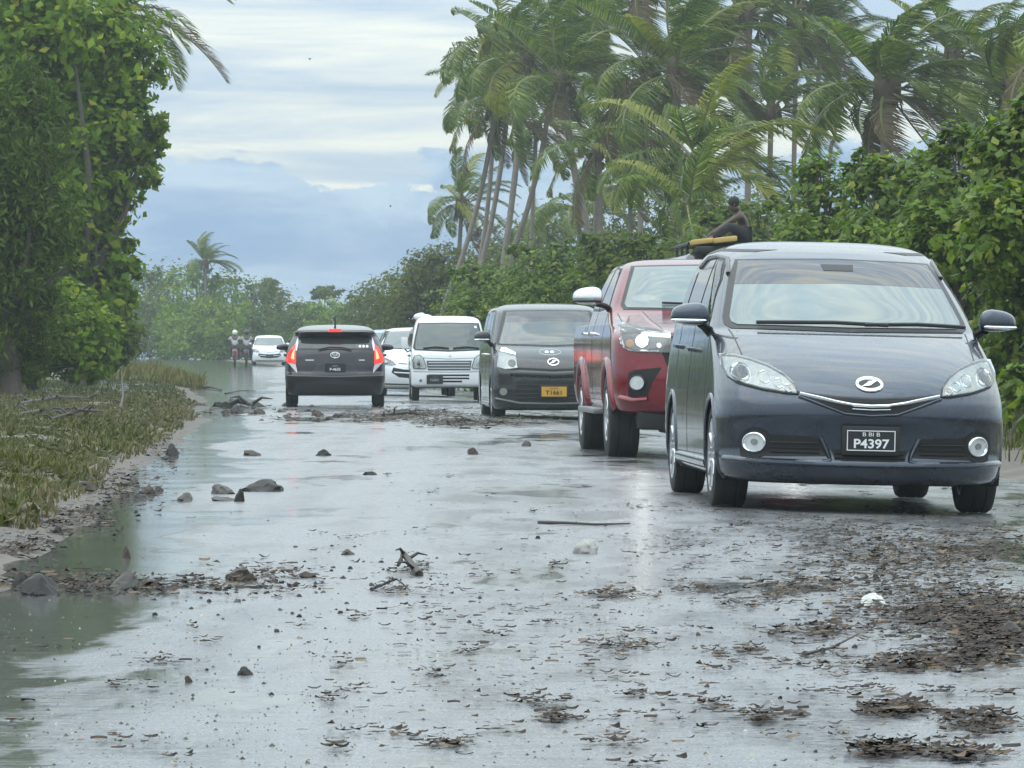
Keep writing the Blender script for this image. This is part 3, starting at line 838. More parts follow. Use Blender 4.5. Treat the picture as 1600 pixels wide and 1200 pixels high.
for sg in (-1, 1):
    fl = lambda p: (p[0] * (1 if sg < 0 else -1), p[1])
    pl = [fl(p) for p in hl]
    h = c.patch('headlight', pl, plain('lamp_dark', (.08, .085, .09), .2, .5), off=.004)
    c.ribbon('lamp_chrome', [fl(c.px(*p)) for p in ((968, 511), (1000, 519), (1048, 526))], .055, M_CHROME, 'f', .006, .02, h)
    c.ribbon('lamp_chrome', [fl(c.px(*p)) for p in ((970, 530), (976, 543), (990, 548), (1030, 549))], .022, M_CHROME, 'f', .006, .012, h)
    pr = fl(c.px(1004, 534))
    c.ring('projector_ring', pr, .05, .016, M_CHROME, 'f', .008, .012, h)
    c.disc('projector', pr, .036, plain('lit_lamp', (1, 1, .97), .2, emit=(1.0, .98, .92), es=60.0), 'f', .016, .01, h)
    c.disc('second_lamp', fl(c.px(1030, 540)), .02, plain('lit_lamp_dim', (.7, .7, .7), .2, emit=(1, .98, .93), es=.8), 'f', .012, .01, h)
    c.disc('indicator_bulb', fl(c.px(985, 537)), .034, M_AMBER, 'f', .010, .01, h)
    c.patch('lens', pl, M_LENS, off=.026, depth=.02, parent=h)
    rec = c.patch('fog_recess', [fl(c.px(*p)) for p in ((982, 583), (992, 578), (1034, 574), (1020, 596), (1010, 622), (982, 622))], M_MESH, off=.004)
    f_ = c.disc('fog_lamp', fl(c.px(996, 598)), .062, M_REFL, 'f', .012, .012)
    c.ring('fog_bezel', fl(c.px(996, 598)), .064, .014, M_BLACK, 'f', .010, .012, f_)
    c.ribbon('bumper_crease', [fl(c.px(*p)) for p in ((968, 621), (990, 625), (1012, 623))], .05, P_RED, 'f', .002, .03)
c.patch('grille', [(-.46, 1.09), (.46, 1.09), (.52, .95), (.40, .62), (-.40, .62), (-.52, .95)], M_MESH, off=.005)
for k in range(5): c.ribbon('grille_bar', [(-.46 + .015 * k, .70 + .075 * k), (.46 - .015 * k, .70 + .075 * k)], .02, M_BLACK, 'f', .008, .014)
c.ribbon('grille_surround', [(-.40, 1.06), (-.42, .95), (-.36, .61), (.36, .61), (.42, .95), (.40, 1.06)], .04, M_CHROME, 'f', .006, .016, closed=True)
MB().box((0, .62, .37), (1.44, .80, .20), bev=.05).box((0, .45, .29), (1.0, .5, .1), bev=.03).build('skid_guard', M_BLACK, c.root)
c.mirrors(1.055, 1.62, 1.44, M_CHROME, (.135, .10, .10), M_BLACK, .6, foot=(1.85, 1.33))
side_kit(c, [[(1.80, 1.37), (2.05, 1.56), (2.25, 1.70), (2.75, 1.72), (2.75, 1.35)], [(2.85, 1.35), (2.85, 1.72), (3.35, 1.68), (3.56, 1.5), (3.56, 1.36)]],
    [[(1.52, .5), (1.55, 1.0), (1.66, 1.3)], [(2.80, .5), (2.80, 1.34)], [(3.55, .72), (3.62, 1.0), (3.62, 1.34)], [(1.52, .52), (3.55, .52)], [(3.84, .5), (3.84, 1.19)]], [(2.62, 1.12), (3.46, 1.12)], M_CHROME)
for sg in (-1, 1):
    st = MB().box((sg * .93, 2.5, .42), (.16, 1.9, .05), bev=.015)
    for yy in (1.8, 2.5, 3.2): st.tube([(sg * .9, yy, .42), (sg * .62, yy, .40)], .02, 6)
    st.build('side_step', plain('step_grey', (.25, .26, .27), .4, .6), c.root)
MB().ell((.12, 2.1, 1.80), (.05, .07, .045), 12, 8).build('roof_aerial', M_BLACK, c.root)

# ------------------------------------------------ black van-like wagon
P_BLK = paint('black_paint', (0.007, 0.009, 0.012), 0.2, 0.28, .15)
van = Car('family_van', 'black family van with a yellow license plate behind the red pickup', 'van', .60, 64.0, math.radians(3.2), [
    (0.13, .14, 4.45, .76, .45, .3), (0.15, .07, 4.5, .82, .48, .32), (0.19, .03, 4.55, .85, .50, .35), (0.26, .01, 4.58, .865, .50, .35), (0.42, .0, 4.6, .87, .50, .35), (0.55, .01, 4.6, .87, .50, .35), (0.64, .02, 4.6, .87, .50, .35), (0.72, .05, 4.6, .868, .50, .35),
    (0.80, .12, 4.6, .865, .52, .35), (0.90, .26, 4.58, .86, .52, .35), (0.98, .44, 4.57, .852, .50, .35), (1.03, .60, 4.56, .846, .48, .35), (1.07, .70, 4.55, .84, .46, .35), (1.20, .88, 4.52, .815, .45, .35), (1.38, 1.15, 4.46, .78, .44, .35), (1.50, 1.33, 4.4, .752, .43, .35),
    (1.56, 1.44, 4.36, .735, .42, .35), (1.61, 1.58, 4.27, .70, .42, .34), (1.655, 1.85, 4.05, .60, .40, .32), (1.68, 2.2, 3.75, .43, .34, .3), (1.69, 2.6, 3.35, .12, .12, .1)], 3.0, 3.4)
c = van
AR = [(0.86, 0.31, 0.335), (3.68, 0.31, 0.335)]
c.body(P_BLK, AR)
for y in (0.86, 3.68): c.wheel(y, .31, .20, .755, .21, 9)
wp = [(-.635, 1.395), (0, 1.41), (.635, 1.395), (.70, 1.2), (.735, 1.10), (.72, 1.08), (0, 1.06), (-.72, 1.08), (-.735, 1.10), (-.70, 1.2)]
c.patch('windscreen_seal', [(-.64, 1.57), (0, 1.58), (.64, 1.57), (.70, 1.38), (.77, 1.12), (.76, 1.07), (0, 1.04), (-.76, 1.07), (-.77, 1.12), (-.70, 1.38)], M_SEAL, off=.003)
ws = c.patch('windscreen', wp, glassy('car_glass_grey', (.075, .09, .09), 1.8), off=.007)
c.patch('upper_glass', [(-.595, 1.55), (0, 1.56), (.595, 1.55), (.635, 1.396), (0, 1.411), (-.635, 1.396)], M_GLASSUP, off=.007, parent=ws)
c.ribbon('bonnet_gap', [(-.74, 1.03), (-.70, .9), (-.64, .79)], .012, M_SEAL, 'f', .0015, mirror=True)
c.ribbon('bonnet_edge', [(-.62, .735), (0, .705), (.62, .735)], .03, M_MESH, 'f', .003)
c.ribbon('grille_bar', [(-.62, .665), (0, .635), (.62, .665)], .10, P_BLK, 'f', .003, .02)
emblem_dart(c, (0, .82), .085, .055)
st = c.ring('bonnet_sticker', (-.03, .965), .155, .014, plain('sticker', (.30, .33, .32), .5), 'f', .003, 0.001, ry=.045)
for dx in (-.05, .03): c.disc('sticker_dot', (-.03 + dx, .965), .03, M_WHITE, 'f', .004, .004, st, ry=.018)
gi = c.patch('lower_grille', [(-.55, .555), (.55, .555), (.50, .26), (-.50, .26)], M_MESH, off=.003)
for k in range(4): c.ribbon('grille_slat', [(-.52, .31 + .06 * k), (.52, .31 + .06 * k)], .014, M_BLACK, 'f', .004, .010, gi)
hl = [c.px(*p) for p in ((780, 551), (806, 558), (809, 575), (790, 577), (778, 574))]
hb = [c.px(*p) for p in ((783, 543), (790, 543), (806, 551), (806, 555), (781, 549))]
for sg in (-1, 1):
    fl = lambda p: (p[0] * (1 if sg < 0 else -1), p[1])
    h = c.patch('headlight', [fl(p) for p in hl], M_REFL, off=.004)
    c.patch('lamp_brow', [fl(p) for p in hb], M_CHROME, off=.006, parent=h)
    pr = fl(c.px(800, 568))
    c.ring('projector_ring', pr, .045, .02, M_BLACK, 'f', .008, .012, h)
    c.disc('projector', pr, .035, glassy('projector_glass', (.05, .06, .065), 1.8), 'f', .014, .01, h)
    c.patch('lens', [fl(p) for p in hl], M_LENS, off=.024, depth=.02, parent=h)
    f_ = c.disc('fog_lamp', fl(c.px(787, 612)), .052, plain('fog_grey', (.22, .21, .19), .3), 'f', .008, .01)
    c.patch('corner_intake', [fl(c.px(*p)) for p in ((779, 584), (800, 586), (803, 600), (780, 602))], M_MESH, off=.004)
c.ribbon('front_lip', [(-.82, .30), (-.5, .235), (0, .225), (.5, .235), (.82, .30)], .035, plain('grey_lip', (.08, .085, .09), .3), 'f', .003, .02)
c.plate('f', (0.0, .40), .36, .14, plain('plate_yellow', (.55, .30, .035), .45), M_BLACK, [('T1661', .082, -.018, 1.15), ('RA ATM', .026, .045, 1.2)], .02)
c.mirrors(.975, 1.05, 1.17, P_BLK, (.12, .085, .10), M_CHROME, foot=(1.2, 1.05))
side_kit(c, [[(1.35, 1.12), (1.75, 1.45), (1.95, 1.55), (2.25, 1.56), (2.25, 1.12)], [(2.33, 1.12), (2.33, 1.56), (3.3, 1.55), (3.3, 1.12)], [(3.4, 1.14), (3.4, 1.53), (4.0, 1.5), (4.1, 1.16)]],
    [[(1.2, .3), (1.22, 1.05)], [(2.29, .28), (2.29, 1.08)], [(3.32, .66), (3.36, 1.08)], [(1.2, .26), (3.3, .26)]], [(2.12, .93), (2.5, .93)], M_CHROME)
c.ribbon('sill', [(1.2, .21), (3.34, .21)], .06, P_BLK, 's-', .002, .015, mirror=True)

# ------------------------------------------------ white mini truck
P_WHT = paint('white_paint', (0.72, 0.75, 0.77), 0.0, 0.35)
kei = Car('mini_truck', 'small white cab-over mini truck between the dark hatchback and the black van', 'truck', -1.22, 87.0, math.radians(2.6), [
    (0.27, .10, 1.42, .66, .20, .1), (0.29, .04, 1.42, .70, .24, .1), (0.33, .01, 1.42, .725, .25, .1), (0.45, .0, 1.42, .735, .26, .1), (0.60, .01, 1.42, .7375, .26, .1), (0.78, .03, 1.42, .7375, .26, .1), (0.90, .06, 1.42, .735, .26, .1), (0.97, .10, 1.42, .73, .26, .1),
    (1.02, .15, 1.42, .725, .26, .1), (1.20, .26, 1.41, .70, .26, .1), (1.40, .40, 1.40, .668, .26, .1), (1.52, .50, 1.37, .64, .26, .1), (1.58, .58, 1.33, .61, .26, .1), (1.63, .70, 1.25, .54, .24, .1), (1.66, .85, 1.15, .38, .14, .08), (1.667, .95, 1.05, .1, .05, .04)], 3.2, 4.0)
c = kei
AR = [(0.62, 0.275, 0.305)]
c.body(P_WHT, AR, 22, 40, 8)
c.wheel(.62, .272, .15, .645, .16, 8); c.wheel(2.50, .272, .15, .645, .16, 8)
wp = [(-.56, 1.50), (0, 1.51), (.56, 1.50), (.62, 1.25), (.655, 1.06), (.63, 1.01), (0, .985), (-.63, 1.01), (-.655, 1.06), (-.62, 1.25)]
c.patch('windscreen_seal', [(p[0] * 1.06, 1.25 + (p[1] - 1.25) * 1.09) for p in wp], M_SEAL, off=.003)
ws = c.patch('windscreen', wp, glassy('car_glass_teal', (.055, .075, .075), 1.7), off=.007)
for x0 in (-.5, .08): MB().tube([c.pt('f', x0, 1.02, .025), c.pt('f', x0 + .25, 1.045, .03), c.pt('f', x0 + .5, 1.02, .025)], .012, 6).build('wiper', M_BLACK, ws)
c.patch('inspection_sticker', [(.50, 1.46), (.545, 1.46), (.55, 1.42), (.505, 1.42)], M_WHITE, off=.012, parent=ws)
c.ribbon('panel_gap', [(-.56, .845), (0, .82), (.56, .845)], .010, M_SEAL, 'f', .0015)
for k in range(3): c.ribbon('grille_bar', [(-.40, .635 + .055 * k), (.40, .635 + .055 * k)], .030, plain('grey_bar', (.36, .38, .40), .35, .3), 'f', .004, .014)
c.patch('grille', [(-.44, .79), (.44, .79), (.41, .60), (-.41, .60)], plain('grille_grey', (.10, .11, .12), .5), off=.003)
for (x0, x1, z) in ((-.40, .39, .505), (-.14, .39, .445), (-.14, .25, .385)): c.ribbon('bumper_slot', [(x0, z), (x1, z)], .038, M_MESH, 'f', .003, 0)
c.ribbon('bumper_edge', [(-.70, .575), (0, .565), (.70, .575)], .012, M_SEAL, 'f', .001)
c.disc('emblem', (.02, .875), .03, plain('pale_chrome', (.5, .53, .55), .3, .5), 'f', .004)
for sg in (-1, 1):
    pl = [(sg * x, z) for x, z in ((.66, .88), (.58, .90), (.50, .84), (.44, .66), (.47, .63), (.69, .64), (.70, .80))]
    h = c.patch('headlight', pl, M_REFL, off=.004)
    c.ribbon('lamp_rim', pl, .014, M_BLACK, 'f', .004, .004, h, True)
    c.ring('reflector_cup', (sg * .59, .72), .055, .016, M_CHROME, 'f', .006, .012, h)
    c.disc('bulb', (sg * .59, .72), .03, glassy('bulb_glass', (.2, .22, .22), 1.6), 'f', .012, .01, h)
    c.patch('lens', pl, M_LENS, off=.024, depth=.02, parent=h)
    MB().box((sg * .86, .42, 1.13), (.13, .06, .22), bev=.025).build('mirror', P_WHT if sg < 0 else M_BLACK, c.root)
    MB().tube([(sg * .85, .44, 1.02), (sg * .80, .45, .96), (sg * .72, .5, 1.0)], .014, 6).build('mirror_arm', M_BLACK, c.root)
c.disc('fog_cover', (-.55, .40), .03, plain('blue_grey', (.12, .16, .2), .4), 'f', .004)
c.plate('f', (-.28, .425), .27, .135, MATS['plate_black'], plain('dim_ink', (.25, .26, .27), .5), [('P6881', .068, -.014, 1.1), ('R ATT', .024, .04, 1.2)], .015)
side_kit(c, [[(.55, 1.0), (.72, 1.42), (.8, 1.48), (1.25, 1.48), (1.27, 1.0)]], [[(1.33, .35), (1.33, 1.5)], [(.95, .35), (.95, .6)]], [(1.18, .88)], M_BLACK)
bed = MB().box((0, 2.45, .62), (1.42, 1.96, .06))
bed.build('bed_floor', P_WHT, c.root, False)
for sg in (-1, 1): MB().box((sg * .72, 2.45, .78), (.035, 1.96, .30), bev=.008).build('bed_side', P_WHT, c.root)
MB().box((0, 3.43, .78), (1.40, .035, .30), bev=.008).build('tailgate', P_WHT, c.root)
MB().box((0, 2.4, .48), (.7, 2.0, .14)).box((0, .6, .33), (1.1, .8, .12)).tube([(-.64, 2.5, .272), (.64, 2.5, .272)], .03).build('chassis', M_UNDER, c.root, False)
rk = MB()
for sg in (-1, 1): rk.tube([(sg * .62, 1.47, .9), (sg * .62, 1.47, 1.64)], .018, 6)
rk.tube([(-.62, 1.47, 1.64), (.62, 1.47, 1.64)], .018, 6).build('cab_guard', M_BLACK, c.root)

# ------------------------------------------------ generic cars of the queue
SEDAN = [(0.17, .14, 4.4, .76, .5, .4), (0.20, .06, 4.46, .81, .52, .4), (0.28, .02, 4.5, .84, .54, .42), (0.42, .0, 4.54, .85, .55, .42), (0.55, .02, 4.55, .85, .55, .42), (0.66, .07, 4.55, .848, .55, .42), (0.74, .16, 4.55, .842, .54, .42), (0.82, .36, 4.54, .835, .52, .4),
         (0.90, .66, 4.5, .82, .5, .4), (0.95, .92, 4.4, .81, .46, .38), (0.99, 1.10, 4.15, .80, .45, .36), (1.10, 1.30, 4.0, .765, .44, .36), (1.25, 1.58, 3.82, .71, .42, .35), (1.34, 1.78, 3.68, .67, .40, .34), (1.39, 1.95, 3.52, .61, .38, .32), (1.43, 2.2, 3.25, .48, .34, .3), (1.45, 2.5, 2.95, .15, .15, .12)]
def queue_car(name, label, cat, X, Y, rz, pnt, rows, hscale=1.0, group=None, mouth=True, wr=.30, plate=None):
    rows = [(r[0] * hscale, *r[1:]) for r in rows]
    c = Car(name, label, cat, X, Y, rz, rows, 2.5, 3.0, group)
    L = c.L
    AR = [(.85, .30, .325), (L - .9, .30, .325)]
    c.body(pnt, AR, 20, 60, 14)
    for y in (.85, L - .9): c.wheel(y, wr, .19, .74, .2, 8)
    k = hscale
    wp = [(-.575, 1.345 * k), (0, 1.355 * k), (.575, 1.345 * k), (.66, 1.15 * k), (.705, 1.03 * k), (.69, 1.005 * k), (0, .99 * k), (-.69, 1.005 * k), (-.705, 1.03 * k), (-.66, 1.15 * k)]
    c.patch('windscreen_seal', [(p[0] * 1.05, 1.17 * k + (p[1] - 1.17 * k) * 1.07) for p in wp], M_SEAL, off=.003)
    c.patch('windscreen', wp, glassy('car_glass_pale', (.12, .15, .145), 1.9), off=.007)
    for sg in (-1, 1):
        pl = [(sg * x, z * k) for x, z in ((.79, .82), (.70, .80), (.52, .72), (.46, .66), (.56, .64), (.78, .68))]
        h = c.patch('headlight', pl, plain('lamp_dim', (.16, .17, .18), .2, .5), off=.004)
        c.disc('projector', (sg * .68, .72 * k), .04, M_REFL, 'f', .010, .01, h)
        c.patch('lens', pl, M_LENS, off=.02, depth=.016, parent=h)
    if mouth:
        g = c.patch('grille', [(-.52, .60 * k), (-.3, .56 * k), (0, .55 * k), (.3, .56 * k), (.52, .60 * k), (.56, .50 * k), (.4, .40 * k), (0, .37 * k), (-.4, .40 * k), (-.56, .50 * k)], M_MESH, off=.004)
        c.ribbon('chrome_bar', [(-.50, .50 * k), (0, .47 * k), (.50, .50 * k)], .03, pnt, 'f', .006, .014, g)
    c.ribbon('chrome_line', [(-.4, .685 * k), (0, .66 * k), (.4, .685 * k)], .016, M_BLACK, 'f', .004, .006)
    c.ribbon('front_lip', [(-.7, .26 * k), (0, .245 * k), (.7, .26 * k)], .03, M_BLACK, 'f', .002, .01)
    c.disc('emblem', (0, .715 * k), .05, M_CHROME, 'f', .006, ry=.035)
    c.ribbon('bonnet_gap', [(-.70, .97 * k), (-.68, .86 * k), (-.62, .79 * k)], .010, M_SEAL, 'f', .0015, mirror=True)
    c.mirrors(.93, 1.35, 1.04 * k, pnt, (.11, .08, .08), foot=(1.5, .96 * k))
    side_kit(c, [[(1.5, 1.02 * k), (1.8, 1.25 * k), (2.0, 1.35 * k), (2.35, 1.36 * k), (2.35, 1.01 * k)], [(2.45, 1.01 * k), (2.45, 1.36 * k), (3.0, 1.33 * k), (3.4, 1.15 * k), (3.5, 1.03 * k)]],
        [[(1.3, .3), (1.36, .96 * k)], [(2.4, .28), (2.4, .99 * k)], [(3.4, .7), (3.45, .99 * k)]], [(2.25, .86 * k), (3.2, .87 * k)], pnt)
    if plate: c.plate('f', (0, .47 * k), .3, .12, MATS['plate_black'], MATS['dim_ink'], [(plate, .065, 0, 1.1)], .02)
    return c
P_BLU = paint('pale_blue_paint', (0.22, 0.40, 0.56), 0.2, 0.3)
queue_car('saloon_car', 'white saloon car half hidden behind the small white truck', 'car', -2.02, 96.0, math.radians(3.0), P_WHT, SEDAN, 1.03)
queue_car('saloon_car', 'pale blue car behind the white saloon car, mostly hidden', 'car', -2.98, 113.0, math.radians(3.4), P_BLU, SEDAN, 1.04)
HATCH = [(0.17, .12, 3.7, .74, .4, .35), (0.21, .04, 3.76, .80, .44, .36), (0.30, .01, 3.8, .825, .46, .38), (0.45, .0, 3.83, .835, .48, .38), (0.58, .03, 3.85, .835, .48, .38), (0.68, .08, 3.85, .833, .48, .38), (0.78, .20, 3.84, .828, .47, .37), (0.88, .42, 3.82, .82, .46, .36),
         (0.96, .66, 3.8, .81, .44, .36), (1.02, .86, 3.76, .795, .42, .35), (1.12, 1.02, 3.7, .765, .42, .34), (1.28, 1.28, 3.6, .705, .4, .33), (1.38, 1.47, 3.5, .665, .38, .32), (1.44, 1.65, 3.35, .60, .36, .3), (1.48, 1.9, 3.1, .47, .32, .28), (1.50, 2.2, 2.8, .15, .15, .12)]
queue_car('hatchback_car', 'small white hatchback at the far bend beside the motorcycles', 'car', -11.85, 219.0, math.radians(4.2), P_WHT, HATCH, 1.0, plate='P119')

# ------------------------------------------------ dark hatchback seen from behind
P_PLUM = paint('dark_plum_paint', (0.008, 0.005, 0.010), 0.1, 0.3, .05)
aq = Car('hatchback_car', 'dark plum hatchback with lit red brake lights driving away', 'car', -2.985, 75.6, math.radians(182.3), [
    (0.19, .15, 3.88, .76, .5, .35), (0.22, .07, 3.93, .80, .52, .38), (0.30, .03, 3.97, .825, .54, .40), (0.42, .0, 4.0, .842, .55, .42), (0.52, .0, 4.0, .8475, .55, .42), (0.565, .01, 3.985, .848, .55, .42), (0.60, .03, 3.96, .847, .55, .42), (0.70, .08, 3.945, .845, .54, .42),
    (0.80, .22, 3.92, .838, .52, .40), (0.90, .52, 3.89, .825, .5, .38), (0.97, .85, 3.85, .81, .48, .36), (1.03, 1.05, 3.79, .79, .46, .34), (1.14, 1.28, 3.67, .745, .44, .32), (1.20, 1.42, 3.60, .715, .43, .30), (1.235, 1.5, 3.60, .695, .42, .28), (1.26, 1.56, 3.70, .68, .42, .28),
    (1.29, 1.66, 3.70, .66, .4, .28), (1.32, 1.78, 3.6, .63, .4, .28), (1.35, 1.95, 3.4, .57, .38, .28), (1.375, 2.15, 3.1, .46, .34, .26), (1.392, 2.4, 2.8, .28, .2, .2), (1.396, 2.5, 2.7, .1, .06, .06)], 2.5, 3.2, flip=True)
c = aq
AR = [(.80, .30, .325), (3.35, .30, .325)]
c.body(P_PLUM, AR)
for y in (.80, 3.35): c.wheel(y, .30, .19, .74, .2, 8)
c.patch('rear_window_seal', [(-.62, 1.222), (.62, 1.222), (.64, .965), (-.64, .965)], M_SEAL, 'r', .003)
c.patch('rear_window', [(-.60, 1.19), (.60, 1.19), (.615, .985), (-.615, .985)], glassy('rear_glass', (.028, .032, .036), 1.6), 'r', .006)
MB().tube([c.pt('r', .28, .955, .03), c.pt('r', .1, .99, .03), c.pt('r', -.12, .985, .03), c.pt('r', -.28, .95, .03)], .012, 6).build('rear_wiper', M_BLACK, c.root)
c.ribbon('spoiler', [(-.60, 1.262), (0, 1.27), (.60, 1.262)], .05, P_PLUM, 'r', .0, .05)
M_BRAKE = plain('lit_brake_lamp', (.6, .02, .015), .2, emit=(1.0, .025, .018), es=1.5, var=.25, scale=40)
M_BRAKEC = plain('lit_brake_core', (.8, .2, .1), .2, emit=(1.0, .25, .12), es=2.2)
M_CLEAR = plain('clear_lamp', (.62, .62, .66), .25, .2)
hs = c.patch('brake_light', [(-.11, 1.290), (.11, 1.290), (.105, 1.250), (-.105, 1.250)], M_BRAKE, 'r', .062, .06)
for sg in (-1, 1):
    t_ = c.patch('tail_light', [(sg * x, z) for x, z in ((.665, 1.06), (.735, .99), (.80, .88), (.825, .80), (.80, .755), (.665, .72))], M_BRAKE, 'r', .006, .02)
    c.patch('lamp_core', [(sg * x, z) for x, z in ((.68, .98), (.72, .90), (.74, .82), (.69, .80))], M_BRAKEC, 'r', .016, .012, parent=t_)
    c.patch('lamp_strip', [(sg * x, z) for x, z in ((.625, 1.19), (.665, 1.07), (.665, .95), (.645, .95), (.62, 1.08))], M_CLEAR, 'r', .007, .012, parent=t_)
    c.patch('reverse_light', [(sg * x, z) for x, z in ((.665, .715), (.80, .75), (.70, .64), (.64, .575), (.645, .64))], M_CLEAR, 'r', .006, .015, parent=t_)
    c.ribbon('hatch_gap', [(sg * .64, .97), (sg * .63, .75), (sg * .62, .58), (sg * .5, .525)], .012, M_SEAL, 'r', .0015)
c.ribbon('hatch_gap', [(-.5, .525), (0, .515), (.5, .525)], .012, M_SEAL, 'r', .0015)
c.patch('plate_recess', [(-.30, .74), (.30, .74), (.40, .60), (.36, .565), (-.36, .565), (-.40, .60)], plain('recess_grey', (.03, .034, .042), .45), 'r', .003)
c.plate('r', (0, .655), .30, .135, MATS['plate_black'], M_WHITE, [('P-4635', .062, -.02, 1.05), ('R ATT', .028, .036, 1.2)], .012)
c.ring('emblem_ring', (0, .875), .075, .016, M_CHROME, 'r', .006, .008, ry=.05)
c.ring('emblem_inner', (0, .89), .05, .012, M_CHROME, 'r', .006, .008, ry=.018)
c.ring('emblem_inner', (0, .875), .02, .010, M_CHROME, 'r', .006, .008, ry=.045)
c.ribbon('badge', [(.36, .79), (.50, .79)], .018, M_CLEAR, 'r', .004, .003); c.ribbon('badge', [(-.50, .79), (-.40, .79)], .018, M_CLEAR, 'r', .004, .003)
for dx in (0, .06, .12): c.disc('window_sticker', (-.54 + dx, 1.02), .022, M_WHITE, 'r', .010, .004)
c.ribbon('bumper_edge', [(-.80, .52), (0, .50), (.80, .52)], .05, P_PLUM, 'r', .0, .014)
c.patch('lower_valance', [(-.60, .33), (.60, .33), (.64, .20), (-.64, .20)], M_BLACK, 'r', .004)
c.mirrors(.91, 1.30, 1.0, P_PLUM, (.115, .085, .075), foot=(1.45, .95))
MB().tube([(0, 3.42, 1.33), (0, 3.44, 1.36), (0, 3.47, 1.52)], [.022, .015, .005], 8).build('aerial', M_BLACK, c.root)
side_kit(c, [[(1.4, 1.0), (1.7, 1.2), (2.2, 1.28), (2.2, .99)], [(2.3, .99), (2.3, 1.28), (3.0, 1.26), (3.3, 1.08)]], [[(2.25, .3), (2.25, .97)]], [(2.1, .86), (3.0, .88)], P_PLUM)
c.patch('windscreen', [(-.58, 1.27), (.58, 1.27), (.68, 1.04), (-.68, 1.04)], M_GLASSD, 'f', .006)
c.patch('headlight', [(-.79, .80), (-.6, .76), (-.56, .66), (-.78, .68)], M_REFL, 'f', .006, mirror=True)

# ------------------------------------------------ dark lorry behind the pickup (its roof shows)
P_LOR = paint('dark_lorry_paint', (0.03, 0.032, 0.035), 0.0, 0.4)
lz = surf_z(3.75, 72.0)
lor = Car('lorry', 'dark lorry with loaded roof rack standing behind the red pickup', 'lorry', 3.72, 71.4, math.radians(3), [
    (0.35, .1, 5.6, .86, .3, .1), (0.42, .02, 5.6, .92, .3, .1), (0.7, .0, 5.6, .95, .3, .1), (1.1, .02, 5.6, .95, .3, .1), (1.3, .06, 5.6, .95, .3, .1), (1.6, .14, 5.6, .94, .3, .1), (2.2, .34, 5.6, .92, .3, .1), (2.38, .45, 5.58, .89, .28, .1), (2.48, .6, 5.5, .82, .26, .1), (2.52, .9, 5.3, .5, .2, .1), (2.53, 1.5, 4.8, .1, .1, .1)], 3.2, 4.5, z=lz)
c = lor
c.body(P_LOR, [(0.9, .42, .46), (4.4, .42, .46)], 18, 60, 8)
for y in (.9, 4.4): c.wheel(y, .42, .22, .82, .24, 6)
c.patch('windscreen', [(-.8, 2.15), (.8, 2.15), (.85, 1.35), (-.85, 1.35)], M_GLASSD, 'f', .006)
for sg in (-1, 1): c.disc('headlight', (sg * .7, .85), .11, M_REFL, 'f', .006)
c.patch('grille', [(-.5, 1.05), (.5, 1.05), (.5, .7), (-.5, .7)], M_MESH, 'f', .004)
rk = MB()
for y in (1.0, 1.9, 2.8): rk.tube([(-.84, y, 2.62), (.84, y, 2.62)], .03, 6)
for sg in (-1, 1):
    rk.tube([(sg * .84, .7, 2.62), (sg * .84, 3.1, 2.62)], .03, 6)
    for y in (1.0, 1.9, 2.8): rk.tube([(sg * .84, y, 2.45), (sg * .84, y, 2.62)], .025, 6)
rk.build('roof_rack', M_BLACK, c.root)
# ---------------------------------------------------------------- vegetation
M_BARK = plain('bark', (0.10, 0.085, 0.07), 0.85, var=.4, scale=9, bump=.5, bscale=25)
M_PALMBARK = plain('palm_bark', (0.21, 0.185, 0.155), 0.85, var=.35, scale=5, bump=.6, bscale=16)
def rand_unit(n):
    v = rng.normal(size=(n, 3)); return v / np.linalg.norm(v, axis=1, keepdims=True)
def leaf_arrays(P, Nrm, size, aspect, droop=0.3, fold=0.25, kite=0.45):
    """folded pointed leaves at points P with normals Nrm"""
    n = len(P)
    ax = rand_unit(n); ax[:, 2] -= droop
    ax = ax - Nrm * np.sum(ax * Nrm, axis=1, keepdims=True)
    ax /= np.linalg.norm(ax, axis=1, keepdims=True) + 1e-9
    sd = np.cross(Nrm, ax)
    s = size * rng.uniform(0.45, 1.4, (n, 1))
    w = s * aspect * 0.5
    base = P - ax * s * 0.5
    tip = P + ax * s * 0.5 - Nrm * s * 0.12
    mid = P + ax * s * (kite - 0.5)
    l = mid + sd * w - Nrm * w * fold * 2; r = mid - sd * w - Nrm * w * fold * 2
    v = np.stack([base, l, tip, r], axis=1).reshape(-1, 3)
    i = np.arange(n)[:, None] * 4
    f = np.concatenate([i + np.array([[0, 1, 2]]), i + np.array([[0, 2, 3]])], axis=1).reshape(-1, 3)
    return v, f
def crown_points(lumps, n, clump, inner=0.25, spread=0.32):
    """points bunched in clumps over lumpy ellipsoids; returns points and outward directions"""
    wts = np.array([l[1][0] * l[1][1] + l[1][0] * l[1][2] + l[1][1] * l[1][2] for l in lumps]); wts = wts / wts.sum()
    P = []; D = []
    for (cc, rr), w in zip(lumps, wts):
        m = max(int(n * w), 30)
        nc = max(int(m / clump), 6)
        cd = rand_unit(nc)
        cr = np.where(rng.random(nc) < inner, rng.uniform(.35, .8, nc), rng.uniform(.82, 1.08, nc))
        cp = np.array(cc) + cd * np.array(rr) * cr[:, None]
        k = rng.integers(0, nc, m)
        sp = spread * min(rr)
        off = rng.normal(size=(m, 3)) * sp * rng.uniform(.5, 1.1, (m, 1)); off[:, 2] *= 0.7
        P.append(cp[k] + off); D.append(cd[k] + off / (sp + 1e-6) * 0.35)
    P = np.concatenate(P); D = np.concatenate(D)
    D /= np.linalg.norm(D, axis=1, keepdims=True) + 1e-9
    return P, D
